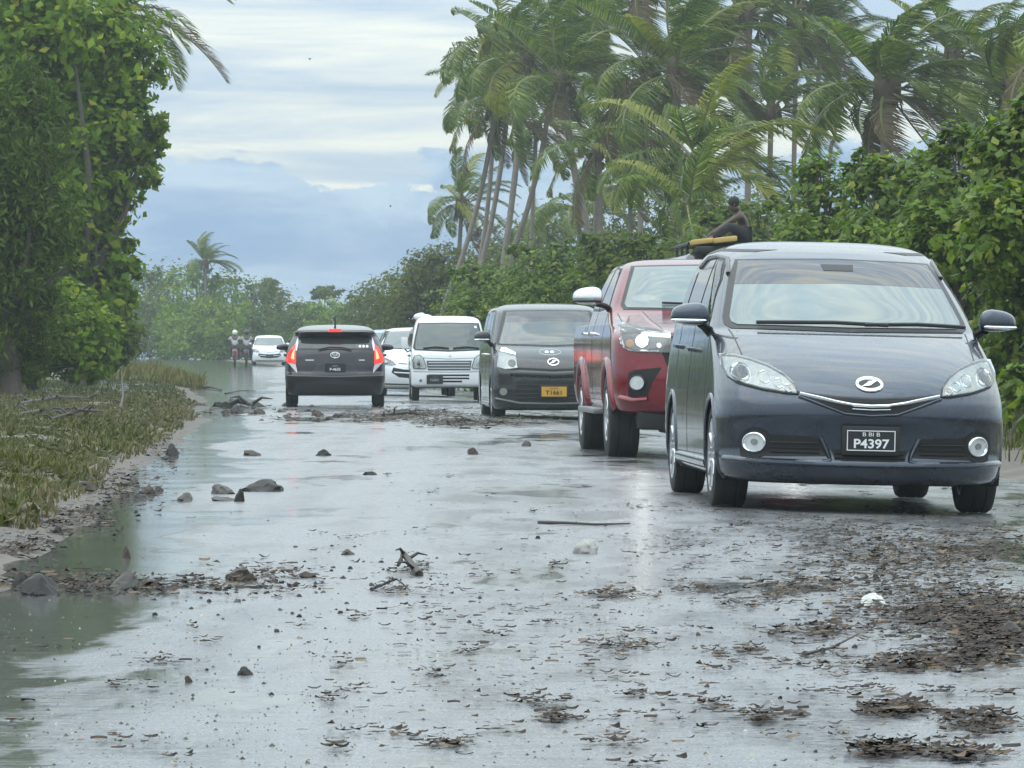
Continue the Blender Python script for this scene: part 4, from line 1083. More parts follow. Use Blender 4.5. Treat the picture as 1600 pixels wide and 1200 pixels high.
def limbs(base, lumps, r0, nl=3):
    b = MB()
    base = Vector(base)
    cen = Vector(np.mean([l[0] for l in lumps], axis=0))
    fork = base.lerp(cen, 0.45) + Vector((random.uniform(-.1, .1), random.uniform(-.1, .1), 0))
    b.tube([base - Vector((0, 0, .15)), base.lerp(fork, .5) + Vector((random.uniform(-.15, .15), 0, 0)), fork], [r0 * 1.25, r0, r0 * .8], 8)
    for cc, rr in lumps:
        for _ in range(nl):
            d = Vector(rand_unit(1)[0]); d.z = abs(d.z)
            e = Vector(cc) + Vector((d.x * rr[0], d.y * rr[1], d.z * rr[2])) * .85
            m = fork.lerp(e, .5) + Vector(rand_unit(1)[0]) * .12 * (e - fork).length
            b.tube([fork, m, e], [r0 * .6, r0 * .35, r0 * .1], 6)
    return b
def bush(name, label, cat, base, lumps, n, size, aspect, mat, group=None, clump=40, r0=.1, droop=.3, up=.6, spread=.32, inner=.25, kite=.45, jitter=.8):
    root = empty(name, base)
    tag(root, label, cat, group)
    L = [((c[0] - base[0], c[1] - base[1], c[2] - base[2]), r) for c, r in lumps]
    tr = limbs((0, 0, 0), L, r0).build('trunk', M_BARK, root)
    P, D = crown_points(L, n, clump, inner, spread)
    keep = P[:, 2] > 0.02; P = P[keep]; D = D[keep]
    Nr = D + rand_unit(len(P)) * jitter; Nr[:, 2] += up
    Nr /= np.linalg.norm(Nr, axis=1, keepdims=True)
    v, f = leaf_arrays(P, Nr, size, aspect, droop, .25, kite)
    link_mesh('crown', np_mesh('crown', v, f), mat, root)
    return root
def blob(px, py, d, rpx, rpy, rd=None):
    """an ellipsoid whose middle shows at a photo pixel, at distance d"""
    p = pix_at(px, py, d); k = d / FPX
    return (p, (rpx * k, rd if rd else rpx * k * 1.0, rpy * k))

LF_BRIGHT = leafmat('leaf_bright', (0.075, 0.150, 0.012), (0.190, 0.285, 0.022), (0.33, 0.35, 0.04), .5, .45, .15)
LF_DARK = leafmat('leaf_dark', (0.045, 0.082, 0.020), (0.100, 0.150, 0.030), None, .6, .35, .12)
LF_SEA = leafmat('leaf_sea', (0.056, 0.112, 0.010), (0.140, 0.215, 0.020), (0.29, 0.31, 0.05), .4, .42, .25)
LF_MID = leafmat('leaf_mid', (0.055, 0.098, 0.014), (0.125, 0.180, 0.026), (.20, .20, .04), .5, .42, .15)
LF_OLIVE = leafmat('leaf_olive', (0.065, 0.092, 0.022), (0.130, 0.155, 0.038), (.18, .17, .05), .5, .4, .15)
def gp(X, Y): return (X, Y, surf_z(X, Y) - .02)
def base_under(px, d):
    X = (px - CXP) / FPX * d
    return gp(X, d)

# left side of the road
d = 97.0
bush('broadleaf_tree', 'tall bright broadleaf tree overhanging the flooded road edge', 'tree', base_under(120, d),
     [blob(110, 60, d, 120, 100), blob(170, 110, d, 78, 70), blob(130, 210, d, 100, 90), blob(205, 205, d, 48, 45), blob(215, 265, d, 42, 28), blob(120, 300, d, 90, 70), blob(185, 370, d, 30, 30), blob(150, 400, d, 60, 45), blob(212, 420, d, 22, 14), blob(60, 150, d, 90, 140), blob(20, 40, d, 100, 90), blob(235, 225, d, 24, 40), blob(250, 190, d, 14, 18), blob(100, 430, d, 100, 80), blob(60, 330, d, 100, 100), blob(170, 470, d, 40, 40)],
     30000, .23, .62, LF_BRIGHT, clump=30, r0=.2, spread=.2)
d = 76.0
bush('ironwood_tree', 'dark fine-leaved bushy tree standing in front of the tall broadleaf tree', 'tree', base_under(20, d),
     [blob(20, 250, d, 75, 140), blob(-20, 330, d, 110, 170), blob(50, 370, d, 60, 90), blob(30, 150, d, 45, 55), blob(75, 420, d, 35, 50), blob(0, 500, d, 80, 90), blob(70, 520, d, 40, 50)],
     22000, .17, .28, LF_DARK, clump=60, r0=.16, droop=.1, up=.1, jitter=1.2, spread=.30)
d = 84.0
bush('coastal_shrub', 'leafy green shrub at the foot of the dark fine-leaved tree', 'shrub', base_under(60, d),
     [blob(40, 490, d, 80, 70), blob(110, 520, d, 60, 55), blob(20, 560, d, 70, 40), blob(130, 560, d, 45, 35)], 8500, .15, .6, LF_BRIGHT, clump=26, spread=.26)
d = 108.0
bush('coastal_shrub', 'rounded shrub under the tall broadleaf tree, reaching to the road bend', 'shrub', base_under(150, d),
     [blob(150, 470, d, 50, 45), blob(185, 520, d, 32, 50), blob(140, 540, d, 55, 45)], 7000, .16, .6, LF_MID, clump=26, spread=.26)
d = 92.0
bush('coastal_shrub', 'shaggy shrub crowding the verge between the two big trees', 'shrub', base_under(-60, d),
     [blob(-80, 440, d, 120, 150), blob(-150, 300, d, 120, 200)], 8000, .18, .55, LF_MID, clump=30)

# distant trees closing off the road
far = [(200, 300, 80, 62, 470, 'OLIVE'), (262, 292, 70, 66, 468, 'MID'), (318, 286, 62, 70, 470, 'BRIGHT'), (372, 290, 58, 60, 476, 'MID'), (425, 296, 52, 52, 492, 'OLIVE'), (470, 286, 46, 44, 505, 'MID'), (515, 270, 50, 48, 508, 'BRIGHT'), (565, 250, 50, 55, 505, 'MID'), (120, 310, 80, 75, 460, 'MID'), (30, 310, 80, 80, 450, 'MID')]
MM = {'OLIVE': LF_OLIVE, 'MID': LF_MID, 'BRIGHT': LF_BRIGHT}
FAR_LAB = ['hazy olive tree at the near end of the far thicket', 'hazy tree between the thicket end and the lone far palm', 'bright hazy tree below the lone far palm', 'hazy tree above the motorcycles at the far bend', 'olive hazy tree above the far white hatchback', 'low hazy tree rising behind the dark hatchback roof', 'bright hazy tree behind the dark hatchback roof', 'hazy tree over the pale blue car', 'hazy tree behind the tall broadleaf tree', 'hazy tree behind the dark fine-leaved tree']
for fi, (px, d, rx, ry, py, mk) in enumerate(far):
    L = [blob(px, py + 14, d, rx, ry), blob(px - rx * .5, py + 45, d - 4, rx * .7, ry * .7), blob(px + rx * .5, py + 45, d - 3, rx * .7, ry * .7), blob(px, py + 62, d - 6, rx * .9, ry * .45)]
    L += [blob(px + random.uniform(-.8, .8) * rx, py - ry * random.uniform(.35, .7), d, rx * .22, ry * .2) for _ in range(4)]
    bush('distant_tree', FAR_LAB[fi], 'tree', base_under(px, d), L, 7500, .28, .6, MM[mk], 'trees closing off the far bend', clump=26, r0=.15, spread=.2)
d = 300.0
bush('umbrella_tree', 'flat-topped tree poking above the far thicket', 'tree', base_under(513, d), [blob(512, 456, d, 26, 9), blob(500, 462, d, 14, 6)], 900, .3, .6, LF_OLIVE, clump=20, r0=.12)
bush('umbrella_tree', 'sparse wispy tree sticking out beside the far palm', 'tree', base_under(418, d), [blob(420, 440, d, 14, 8), blob(412, 446, d, 10, 6)], 420, .3, .5, LF_OLIVE, clump=16, r0=.1)

# trees and bushes along the right side
d = 205.0
bush('scrub_tree', 'hazy scrub tree before the leaning palm trunk', 'tree', base_under(610, d), [blob(600, 480, d, 50, 40), blob(650, 450, d, 45, 42), blob(680, 480, d, 50, 50), blob(640, 505, d, 70, 35)], 7500, .22, .55, LF_OLIVE, clump=22)
d = 165.0
bush('scrub_tree', 'twiggy olive scrub tree beneath the leftover low palm fronds', 'tree', base_under(690, d), [blob(665, 430, d, 34, 45), blob(700, 440, d, 45, 55), blob(650, 480, d, 50, 45)], 6000, .2, .5, LF_OLIVE, clump=20, spread=.25)
hedge = [  # px, py of middle, d, rx, ry, n, material, label
    (780, 470, 112, 95, 55, 9000, LF_SEA, 'bright low sea bush behind the mini truck and black van'),
    (870, 445, 104, 80, 62, 8500, LF_SEA, 'bright rounded sea bush behind the black van roof'),
    (950, 430, 98, 60, 62, 6500, LF_MID, 'mid green bush between the black van and the red pickup'),
    (1040, 440, 94, 70, 70, 6500, LF_MID, 'bush behind the red pickup under the young palm'),
    (1150, 400, 88, 80, 85, 8000, LF_MID, 'bush behind the man on the lorry roof'),
    (1300, 350, 66, 80, 95, 9500, LF_SEA, 'tall sea bush behind the grey people carrier roof'),
    (1400, 355, 60, 85, 110, 10000, LF_SEA, 'dense sea bush rising over the grey people carrier'),
    (1500, 330, 54, 85, 120, 10500, LF_SEA, 'tall glossy sea bush next to the dense one by the road'),
    (1610, 300, 48, 95, 150, 11500, LF_SEA, 'highest sea bush with big glossy leaves beside the road'),
    (1730, 330, 44, 100, 170, 7000, LF_SEA, 'sea bush past the highest one at the roadside'),
]
for (px, py, d, rx, ry, n, mt, lab) in hedge:
    k = FPX / d
    by = HZ + CAMH * k
    L = [blob(px, py, d, rx, ry, rx / k * .8), blob(px - rx * .55, py + ry * .45, d - 1, rx * .6, ry * .6), blob(px + rx * .5, py + ry * .4, d - 1, rx * .65, ry * .62),
         blob(px, (py + by) / 2 + 20, d + .4, rx * .95, max((by - py) * .5, 20))]
    L += [blob(px + random.uniform(-.8, .8) * rx, py - ry * random.uniform(.6, .95), d, rx * .25, ry * .22) for _ in range(5)]
    bush('sea_bush', lab, 'bush', base_under(px, d), L, int(n * 1.25), .135 if d > 80 else .125, .62, mt, 'bushes along the right verge', clump=22, r0=.07, spread=.22, inner=.35, up=.75)
# low plants at the foot of the hedge
for (px, py, d, r) in ((1588, 600, 40, 26), (1640, 620, 37, 40), (1600, 640, 43, 30)):
    bush('verge_plant', 'low leafy plant at the foot of the roadside hedge', 'plant', base_under(px, d), [blob(px, py, d, r, r * 1.0)], 500, .14, .5, LF_SEA, 'plants at the foot of the hedge', clump=14, r0=.02, up=.9)

# ---------------------------------------------------------------- coconut palms, blown by wind from the left
LF_PALM = leafmat('palm_leaflet', (0.052, 0.098, 0.016), (0.130, 0.190, 0.028), (.25, .26, .05), .42, .38, .2)
LF_PALMY = leafmat('palm_leaflet_yellow', (0.14, 0.17, 0.02), (0.25, 0.26, 0.035), None, .4, .35)
LF_DEAD = leafmat('palm_leaflet_dead', (0.10, 0.075, 0.05), (0.17, 0.13, 0.09), None, .7, .15)
WIND = np.array([0.75, 0.15, -0.05])
def frond_mesh(az, el, length, droop, wind, mat_i, seed):
    r = np.random.default_rng(seed)
    n = 26
    d = np.array([math.cos(az) * math.cos(el), math.sin(az) * math.cos(el), math.sin(el)])
    pts = [np.zeros(3)]; seg = length / (n - 1); dirs = []
    for i in range(n - 1):
        t = i / (n - 1)
        d = d + np.array([0, 0, -1]) * droop * (0.02 + .10 * t) + WIND * wind * (.01 + .075 * t)
        d = d / np.linalg.norm(d); dirs.append(d.copy())
        pts.append(pts[-1] + d * seg)
    dirs.append(dirs[-1]); pts = np.array(pts); dirs = np.array(dirs)
    V = []; F = []
    # rachis
    for i in range(n):
        t = i / (n - 1); w = 0.055 * (1 - t) ** 1.0 + .008
        sd = np.cross(dirs[i], [0, 0, 1]); sd /= np.linalg.norm(sd) + 1e-6
        up = np.cross(sd, dirs[i])
        V += [pts[i] + sd * w, pts[i] + up * w * .8, pts[i] - sd * w, pts[i] - up * w * .6]
    for i in range(n - 1):
        for k in range(4):
            a = i * 4 + k; b = i * 4 + (k + 1) % 4
            F.append((a, b, b + 4, a + 4))
    nr = len(F)
    m = 72
    for j in range(m):
        t = 0.16 + 0.84 * j / (m - 1)
        x = t * (n - 1); i0 = min(int(x), n - 2); fr = x - i0
        p = pts[i0] * (1 - fr) + pts[i0 + 1] * fr; dd = dirs[i0]
        sd = np.cross(dd, [0, 0, 1]); sd /= np.linalg.norm(sd) + 1e-6
        up = np.cross(sd, dd)
        ll = length * .235 * (math.sin(math.pi * min(t * .9 + .1, 1)) ** .6 + .12) * r.uniform(.8, 1.1)
        for sg in (-1, 1):
            if r.random() < .06: continue
            q = dd * (.55 + .5 * t) + sd * sg * 1.0 + up * .25 + WIND * wind * .55 + r.normal(size=3) * .08
            q /= np.linalg.norm(q)
            q2 = q + np.array([0, 0, -1]) * (.75 + .25 * droop) + WIND * wind * .9; q2 /= np.linalg.norm(q2)
            w = .030 * r.uniform(.75, 1.2)
            wv = np.cross(q, up); wv /= np.linalg.norm(wv) + 1e-6
            a = p; b = p + q * ll * .5; c = b + q2 * ll * .5
            k = len(V)
            V += [a - wv * w * .5, a + wv * w * .5, b + wv * w, b - wv * w, c]
            F += [(k, k + 1, k + 2, k + 3), (k + 3, k + 2, k + 4, k + 4)]
    V = np.array(V)
    me = bpy.data.meshes.new('frond')
    me.from_pydata([tuple(v) for v in V], [], [f if f[2] != f[3] else f[:3] for f in F])
    me.materials.append(MATS['palm_rachis']); me.materials.append(mat_i)
    mi = np.ones(len(F), dtype=np.int32); mi[:nr] = 0
    me.polygons.foreach_set('material_index', mi)
    me.update()
    return me
plain('palm_rachis', (.17, .18, .06), .5)
FR = {}
NAZ = 14
for k in range(NAZ):
    for e, (el, dr) in enumerate(((1.15, .55), (.75, .8), (.30, 1.0), (-.15, 1.15), (-.75, .8))):
        for wv, wl in ((0, .8), (1, 1.7)):
            az = 2 * math.pi * (k + .37 * e) / NAZ
            FR[(k, e, wv)] = [az, el, dr, wl]
FM = {}
def frond(k, e, wv, kind):
    key = (k, e, wv, kind)
    if key not in FM:
        az, el, dr, wl = FR[(k, e, wv)]
        mat_ = LF_DEAD if kind == 'dead' else (LF_PALMY if kind == 'y' else LF_PALM)
        FM[key] = frond_mesh(az, el, 4.0, dr, wl, mat_, hash((k, e, wv)) % 9973)
    return FM[key]
def palm(label, crown_px, base_px, d, scale=1.0, n=26, wv=1, young=False, rt=.15, group=None, bend=0.0, dead=5):
    base = Vector(gp((base_px[0] - CXP) / FPX * d, d))
    # the base stands on the ground below the lowest visible trunk point
    lowp = Vector(pix_at(base_px[0], base_px[1], d)); top = Vector(pix_at(crown_px[0], crown_px[1], d))
    if lowp.z > base.z + .3:
        sl = (lowp - top) / (lowp.z - top.z)
        base = lowp + sl * (base.z - lowp.z) * .6; base.z = surf_z(base.x, base.y) - .05
        pts = [base, lowp]
    else: pts = [base]
    last = pts[-1]
    for t in (.25, .5, .75, .92): pts.append(last.lerp(top, t) + Vector((bend * math.sin(math.pi * t), 0, 0)))
    pts.append(top)
    sm = []
    for i in range(len(pts) - 1):
        p0, p1, p2, p3 = pts[max(i - 1, 0)], pts[i], pts[i + 1], pts[min(i + 2, len(pts) - 1)]
        for k in range(7):
            t = k / 7
            sm.append(0.5 * ((2 * p1) + (-p0 + p2) * t + (2 * p0 - 5 * p1 + 4 * p2 - p3) * t * t + (-p0 + 3 * p1 - 3 * p2 + p3) * t ** 3))
    sm.append(top)
    root = empty('palm_tree', base)
    tag(root, label, 'palm', group)
    rs = [rt * .72 * (1.35 - .5 * min(i / 6, 1)) * (1 + .05 * (i % 2)) for i in range(len(sm))]
    MB().tube([p - base for p in sm], rs, 10).build('trunk', M_PALMBARK, root)
    tt = top - base
    hb = MB()
    hb.ell(tt, (rt * 1.6, rt * 1.6, rt * 2.6), 10, 8)
    for _ in range(9):
        a = random.uniform(0, 6.3)
        hb.tube([tt, tt + Vector((math.cos(a) * .25, math.sin(a) * .25, random.uniform(-.1, .25))), tt + Vector((math.cos(a) * .4, math.sin(a) * .4, -random.uniform(.3, .8)))], [.05, .04, .012], 5)
    hb.build('crownshaft', plain('palm_fibre', (.10, .075, .05), .9, var=.5, scale=12), root)
    if not young:
        for _ in range(5):
            a = random.uniform(0, 6.3)
            MB().ell(tt + Vector((math.cos(a) * .3, math.sin(a) * .3, -.25 - random.uniform(0, .2))), (.10, .10, .13), 8, 6).build('coconut', plain('coconut', (.10, .10, .04), .6), root)
    n = int(n * .86); dead = int(dead * .7)
    for i in range(n):
        k = (i * 5 + random.randrange(2)) % NAZ
        if young: e = random.choice((0, 1, 1, 2, 2, 2))
        else: e = (0, 1, 2, 1, 3, 2, 0, 2, 1, 3)[i % 10]
        kind = 'g' if random.random() < (.72 if young else .9) else 'y'
        if not young and i >= n - dead: e, kind = random.choice((3, 4, 4)), 'dead'
        o = link_mesh('frond', frond(k, e, wv, kind), None, root)
        o.location = tt + Vector((0, 0, random.uniform(-.1, .1)))
        s = scale * .84 * random.uniform(.78, 1.15)
        o.scale = (s, s, s)
        o.rotation_euler = (random.uniform(-.12, .12), random.uniform(-.12, .12), random.uniform(-.2, .2))
    return root
palm('tall palm with pale ridged trunk leaning over the black van', (880, 128), (918, 365), 138, 1.02, 30, bend=-.1, rt=.17)
palm('shorter palm beside the pale ridged leaning trunk', (936, 235), (938, 365), 132, .72, 24, 0, rt=.13)
palm('palm with a long thin trunk sweeping down to the scrub', (775, 165), (692, 485), 150, .85, 24, 0, bend=.25, rt=.13)
palm('slim palm with the lower crown in the close cluster of trunks', (772, 120), (748, 430), 160, .80, 22, 0, False, .13, 'palms of the close cluster', .15)
palm('slim palm with the higher crown in the close cluster of trunks', (800, 75), (748, 440), 156, .95, 24, 1, False, .14, 'palms of the close cluster', .2)
palm('thicker palm standing between the close cluster and the curved trunk', (822, 95), (786, 422), 146, .95, 26, 1, bend=.05, rt=.16)
palm('palm with a strongly curved trunk leaning out of the cluster', (868, 40), (795, 420), 150, .95, 26, 1, bend=.35, rt=.14)
palm('big ragged palm with brown dead skirt above the young palm', (1058, 112), (1052, 385), 126, 1.05, 34, 1, rt=.19, dead=10)
palm('palm behind the big ragged palm with crown out of sight above', (1010, -20), (1000, 380), 145, 1.05, 28, 1, rt=.15)
palm('palm streaming in the wind behind the big ragged palm', (1170, 25), (1168, 380), 140, 1.05, 28, 1, rt=.16)
palm('young palm with arching yellow-green fronds behind the lorry roof', (1092, 258), (1094, 380), 104, .92, 24, 0, True, .16)
palm('young drooping palm low behind the red pickup', (1078, 330), (1082, 400), 100, .75, 18, 0, True, .12)
palm('large palm with shaggy brown crown base over the sea bushes', (1386, 138), (1384, 290), 108, .98, 34, 1, rt=.22, dead=9)
palm('taller of two thin dark palms in the gap beside the shaggy palm', (1282, 60), (1272, 260), 150, .95, 22, 1, False, .12, 'thin dark palms in the gap', .0)
palm('shorter of two thin dark palms in the gap beside the shaggy palm', (1312, 95), (1296, 260), 158, .8, 20, 1, False, .11, 'thin dark palms in the gap', .1)
palm('palm at the end of the row over the highest sea bush', (1575, 120), (1560, 290), 112, .9, 26, 1, rt=.16)
palm('palm leaning out beyond the highest sea bush', (1690, 60), (1690, 300), 105, 1.0, 26, 1, rt=.16)
palm('low palm with grey-green fronds at the seaward end of the row', (722, 318), (712, 480), 172, .72, 22, 0, rt=.13)
palm('far low palm with a star of stiff fronds between the trunks', (845, 362), (850, 440), 185, .62, 18, 0, True, .13)
palm('far low palm behind the bare trunks', (905, 330), (905, 420), 180, .8, 18, 0, True, .14)
palm('far low palm showing between the shaded trunks', (985, 300), (985, 420), 170, .85, 20, 0, True, .14)
palm('palm with wind-torn crown behind the pale ridged trunk', (935, 40), (930, 370), 155, .95, 26, 1, rt=.13)
palm('palm half hidden behind the big ragged palm', (1115, 70), (1110, 390), 150, .95, 26, 1, rt=.14, dead=9)
palm('low swaying palm between the ragged palm and the gap', (1205, 175), (1200, 390), 135, .8, 24, 1, rt=.13)
palm('short palm crowded among the close cluster', (838, 200), (828, 420), 165, .75, 22, 1, rt=.12)
palm('short palm crowded behind the young palm', (1000, 205), (1000, 400), 150, .8, 24, 1, rt=.13, dead=8)
palm('palm with crown high above the gap', (1245, -5), (1240, 300), 150, .95, 26, 1, rt=.13)
palm('palm between the shaggy palm and the end of the row', (1490, 90), (1480, 300), 125, .85, 26, 1, rt=.14)
for (px_, py_, d_, rx_, ry_, lab_) in ((790, 400, 190, 60, 55, 'hazy undergrowth bush behind the close cluster of trunks'), (880, 385, 188, 65, 60, 'hazy undergrowth bush behind the pale ridged trunk'), (990, 375, 180, 70, 70, 'hazy undergrowth bush behind the ragged palm'), (1100, 360, 170, 80, 75, 'hazy undergrowth bush behind the young palm'), (1210, 360, 165, 70, 65, 'hazy undergrowth bush below the gap in the palms')):
    bush('undergrowth_bush', lab_, 'bush', base_under(px_, d_), [blob(px_, py_, d_, rx_, ry_), blob(px_ - rx_ * .5, py_ + 50, d_ - 2, rx_ * .8, ry_), blob(px_ + rx_ * .5, py_ + 50, d_ - 2, rx_ * .8, ry_)], 4200, .26, .5, LF_OLIVE, clump=24, r0=.08, spread=.3)
palm('dark palm reaching out from behind the tall broadleaf tree', (186, 18), (150, 380), 118, 1.0, 30, 0, rt=.15)
palm('lone hazy palm above the thicket at the far bend', (322, 412), (320, 500), 285, .72, 22, 1, True, .12)

# ---------------------------------------------------------------- verge grass and weeds (left), small scrub right
def grass(name, label, pts, hmin, hmax, mat, wdt=.006):
    n = len(pts)
    P = np.array(pts)
    h = rng.uniform(hmin, hmax, (n, 1)) * np.array([[.35 + .85 * (.5 + .9 * mnoise.noise(Vector((p_[0] * 1.3, p_[1] * .5, 3.0))))] for p_ in pts])
    h = np.clip(h, .02, None)
    a = rng.uniform(0, 2 * math.pi, n)
    lean = rng.uniform(.15, .9, (n, 1))
    ld = np.stack([np.cos(a), np.sin(a), np.zeros(n)], axis=1) + np.array([.25, 0, 0])
    sd = np.stack([-np.sin(a), np.cos(a), np.zeros(n)], axis=1)
    w = wdt * rng.uniform(.7, 1.5, (n, 1))
    up = np.array([0, 0, 1.0])
    m = P + up * h * .6 + ld * h * lean * .3
    t = P + up * h * (1 - .3 * lean) + ld * h * lean * .9
    v = np.stack([P - sd * w, P + sd * w, m + sd * w * .8, m - sd * w * .8, t], axis=1).reshape(-1, 3)
    i = np.arange(n)[:, None] * 5
    f = np.concatenate([i + np.array([[0, 1, 2]]), i + np.array([[0, 2, 3]]), i + np.array([[3, 2, 4]])], axis=1).reshape(-1, 3)
    o = link_mesh(name, np_mesh(name, v, f), mat)
    return tag(o, label, 'grass', kind='stuff')
def verge_pts(n, y0, y1, u0, u1, edge=left_edge, side=-1, patch=.0):
    out = []
    while len(out) < n:
        Y = y0 + (y1 - y0) * random.random() ** 1.2
        u = edge(Y) + side * (u0 + (u1 - u0) * random.random())
        if mnoise.noise(Vector((u * 1.1, Y * .45, 8.0))) < patch - .25: continue
        X = axis(Y) + u
        out.append((X, Y, ground_z(X, Y) - .005))
    return out
G_GREEN = leafmat('grass_green', (0.05, 0.066, 0.018), (0.105, 0.115, 0.036), (.2, .19, .09), .6, .3)
G_DRY = leafmat('grass_dry', (0.09, 0.08, 0.05), (0.17, 0.15, 0.095), None, .75, .2)
grass('grass', 'green grass growing on the sandy verge', verge_pts(34000, 20, 46, .10, 2.8, patch=.10), .03, .12, G_GREEN)
grass('dry_grass', 'dry brown grass and creepers matted over the verge', verge_pts(40000, 22, 80, -.05, 3.6, patch=.0), .02, .12, G_DRY)
grass('scrub_grass', 'grey-green weeds below the roadside trees', verge_pts(24000, 36, 120, .2, 5.5, patch=.05), .03, .15, leafmat('weed', (.05, .065, .03), (.10, .115, .055), (.15, .14, .08), .6, .25), .010)
grass('far_grass', 'tuft of tall dry grass at the road bend', [(X, Y, ground_z(X, Y)) for X, Y in ((axis(y_) + left_edge(y_) - random.uniform(-.6, 2.2), y_) for y_ in (random.uniform(112, 150) for _ in range(7000)))], .12, .55, leafmat('reed', (.10, .10, .045), (.17, .16, .08), None, .7, .25), .016)
grass('right_grass', 'grass at the foot of the roadside hedge', verge_pts(16000, 22, 75, .5, 3.2, right_edge, 1), .08, .32, G_GREEN)
vp = verge_pts(6500, 22, 80, .0, 3.6)
P = np.array(vp) + np.array([0, 0, .05]); Nn = rand_unit(len(P)) * .7 + np.array([0, 0, 1]); Nn /= np.linalg.norm(Nn, axis=1, keepdims=True)
v, f = leaf_arrays(P, Nn, .085, .55)
tag(link_mesh('ground_creeper', np_mesh('ground_creeper', v, f), leafmat('creeper', (.04, .045, .02), (.085, .085, .042), (.25, .24, .22), .6)), 'creeping beach weed leaves over the verge', 'weed', kind='stuff')
# ---------------------------------------------------------------- stones, driftwood and leaf litter on the road
M_STONE = [plain('stone_dark', (0.022, 0.020, 0.018), 0.45, var=.5, scale=18, bump=.6, bscale=40), plain('stone_brown', (0.055, 0.042, 0.032), 0.5, var=.5, scale=18, bump=.6, bscale=40), plain('stone_grey', (0.09, 0.085, 0.078), 0.5, var=.45, scale=18, bump=.6, bscale=40)]
M_PALE = plain('pale_coral', (0.62, 0.62, 0.58), 0.6, var=.15, bump=.4, bscale=40)
M_WOOD = plain('driftwood', (0.035, 0.028, 0.022), 0.55, var=.5, scale=14, bump=.5, bscale=30)
def rock_mesh(seed, flat=.6, jag=.35, sub=2):
    bm = bmesh.new()
    bmesh.ops.create_icosphere(bm, subdivisions=sub, radius=1)
    for v in bm.verts:
        p = v.co.copy()
        n = mnoise.noise(p * 1.1 + Vector((seed * 7.1, 0, 0))) * .5 + mnoise.noise(p * 2.7 + Vector((0, seed * 3.3, 0))) * .3
        v.co = p * (1 + jag * 1.5 * n)
        v.co.z *= flat
    rr = random.Random(seed)
    for _ in range(7):
        pn = Vector((rr.uniform(-1, 1), rr.uniform(-1, 1), rr.uniform(-.2, 1))).normalized(); pd = rr.uniform(.6, .95)
        pn.z /= flat; pn.normalize()
        for v in bm.verts:
            k = v.co.dot(pn) - pd * (flat if abs(pn.z) > .7 else 1)
            if k > 0: v.co -= pn * k
    for v in bm.verts: v.co *= 1 + .16 * mnoise.noise(v.co * 3.4 + Vector((seed, 2, 0))) + .09 * mnoise.noise(v.co * 8 + Vector((seed, 5, 0)))
    for v in bm.verts: v.co.z = max(v.co.z, -.35 * flat)
    z0 = min(v.co.z for v in bm.verts)
    x1 = max(abs(v.co.x) for v in bm.verts); z1 = max(v.co.z for v in bm.verts) - z0
    for v in bm.verts: v.co = Vector((v.co.x / x1, v.co.y / x1, (v.co.z - z0) / z1))
    me = bpy.data.meshes.new('stone'); bm.to_mesh(me); bm.free()
    return me
ROCKS = []
for mi in range(3):
    for k in range(6):
        me = rock_mesh(mi * 10 + k, jag=.35 + .05 * k, sub=3); me.materials.append(M_STONE[mi]); ROCKS.append(me)
def stone(px, py, w, h, mi=0, name='stone', label='dark wet stone washed onto the road', cat='stone', group='stones strewn over the road', k=None, on_ground=False, mesh=None):
    X, Y, z = pix_ground(px, py, surf_z if on_ground else road_z)
    sc = Y / FPX
    o = link_mesh(name, mesh or ROCKS[mi * 6 + (random.randrange(6) if k is None else k)], None)
    W = w * sc / 2; H = h * sc
    o.location = (X, Y + W * .5, z - H * .12)
    o.scale = (W, W * random.uniform(.7, 1.1), H * .92)
    o.rotation_euler = (0, 0, random.choice((0, math.pi)) + random.uniform(-.5, .5))
    tag(o, label, cat, group)
    return o
one = lambda *a, label, name='stone', cat='stone', **k: stone(*a, label=label, name=name, cat=cat, group=None, **k)
one(62, 930, 72, 42, 0, label='large rough black lump in the shallow water by the sand spit')
one(30, 920, 34, 34, 0, label='upright dark lump touching the large rough black one')
one(192, 922, 48, 36, 2, label='grey humped stone beside a flat broken slab')
one(228, 915, 50, 12, 1, label='flat broken slab lying against the grey humped stone')
one(375, 908, 52, 28, 1, label='brown knobbly stone alone in the shallow water')
one(481, 903, 28, 13, 1, label='small flat brown stone next to the knobbly one')
one(198, 872, 15, 24, 1, label='narrow stone standing upright in the water')
one(88, 838, 24, 20, 0, label='dark pointed stone at the tip of the sand spit')
one(405, 768, 80, 24, 0, label='biggest slab, dark and wedge-shaped, in mid road')
one(350, 772, 46, 20, 2, label='grey stone propped against the wedge-shaped slab')
one(350, 783, 50, 10, 2, label='thin grey slab under the propped stone')
one(372, 784, 20, 26, 0, label='small black stone in front of the wedge-shaped slab')
one(289, 782, 26, 16, 2, label='split grey stone short of the wedge-shaped slab')
one(270, 712, 26, 24, 0, label='dark rounded stone at the water line below the grass')
one(228, 772, 38, 18, 1, label='brown stone at the edge of the sandy shore')
one(218, 780, 30, 10, 0, label='flat dark stone below the brown shore stone')
one(394, 712, 34, 11, 1, label='long flat brown stone in line with the brake light')
one(505, 712, 28, 13, 0, label='dark wedge stone behind the dark hatchback')
one(738, 710, 24, 14, 1, label='brown pointed stone in the middle of the wet road')
one(823, 697, 16, 11, 2, label='little grey cone stone near the black van')
one(578, 742, 24, 7, 0, label='thin flat dark stone on the open wet road')
one(384, 1055, 28, 17, 0, label='dark crab-shaped stone on bare wet tarmac')
one(295, 1066, 16, 13, 1, label='small brown stone beside the crab-shaped one')
one(545, 867, 26, 12, 1, label='small brown stone with a twig behind it')
one(1255, 1118, 40, 14, 1, label='smooth brown stone among scattered leaves')
one(125, 766, 50, 18, 1, label='flat brown stone on the grassy shore', on_ground=True)
one(405, 636, 26, 10, 0, label='black stone between the dark hatchback and the drift clump')
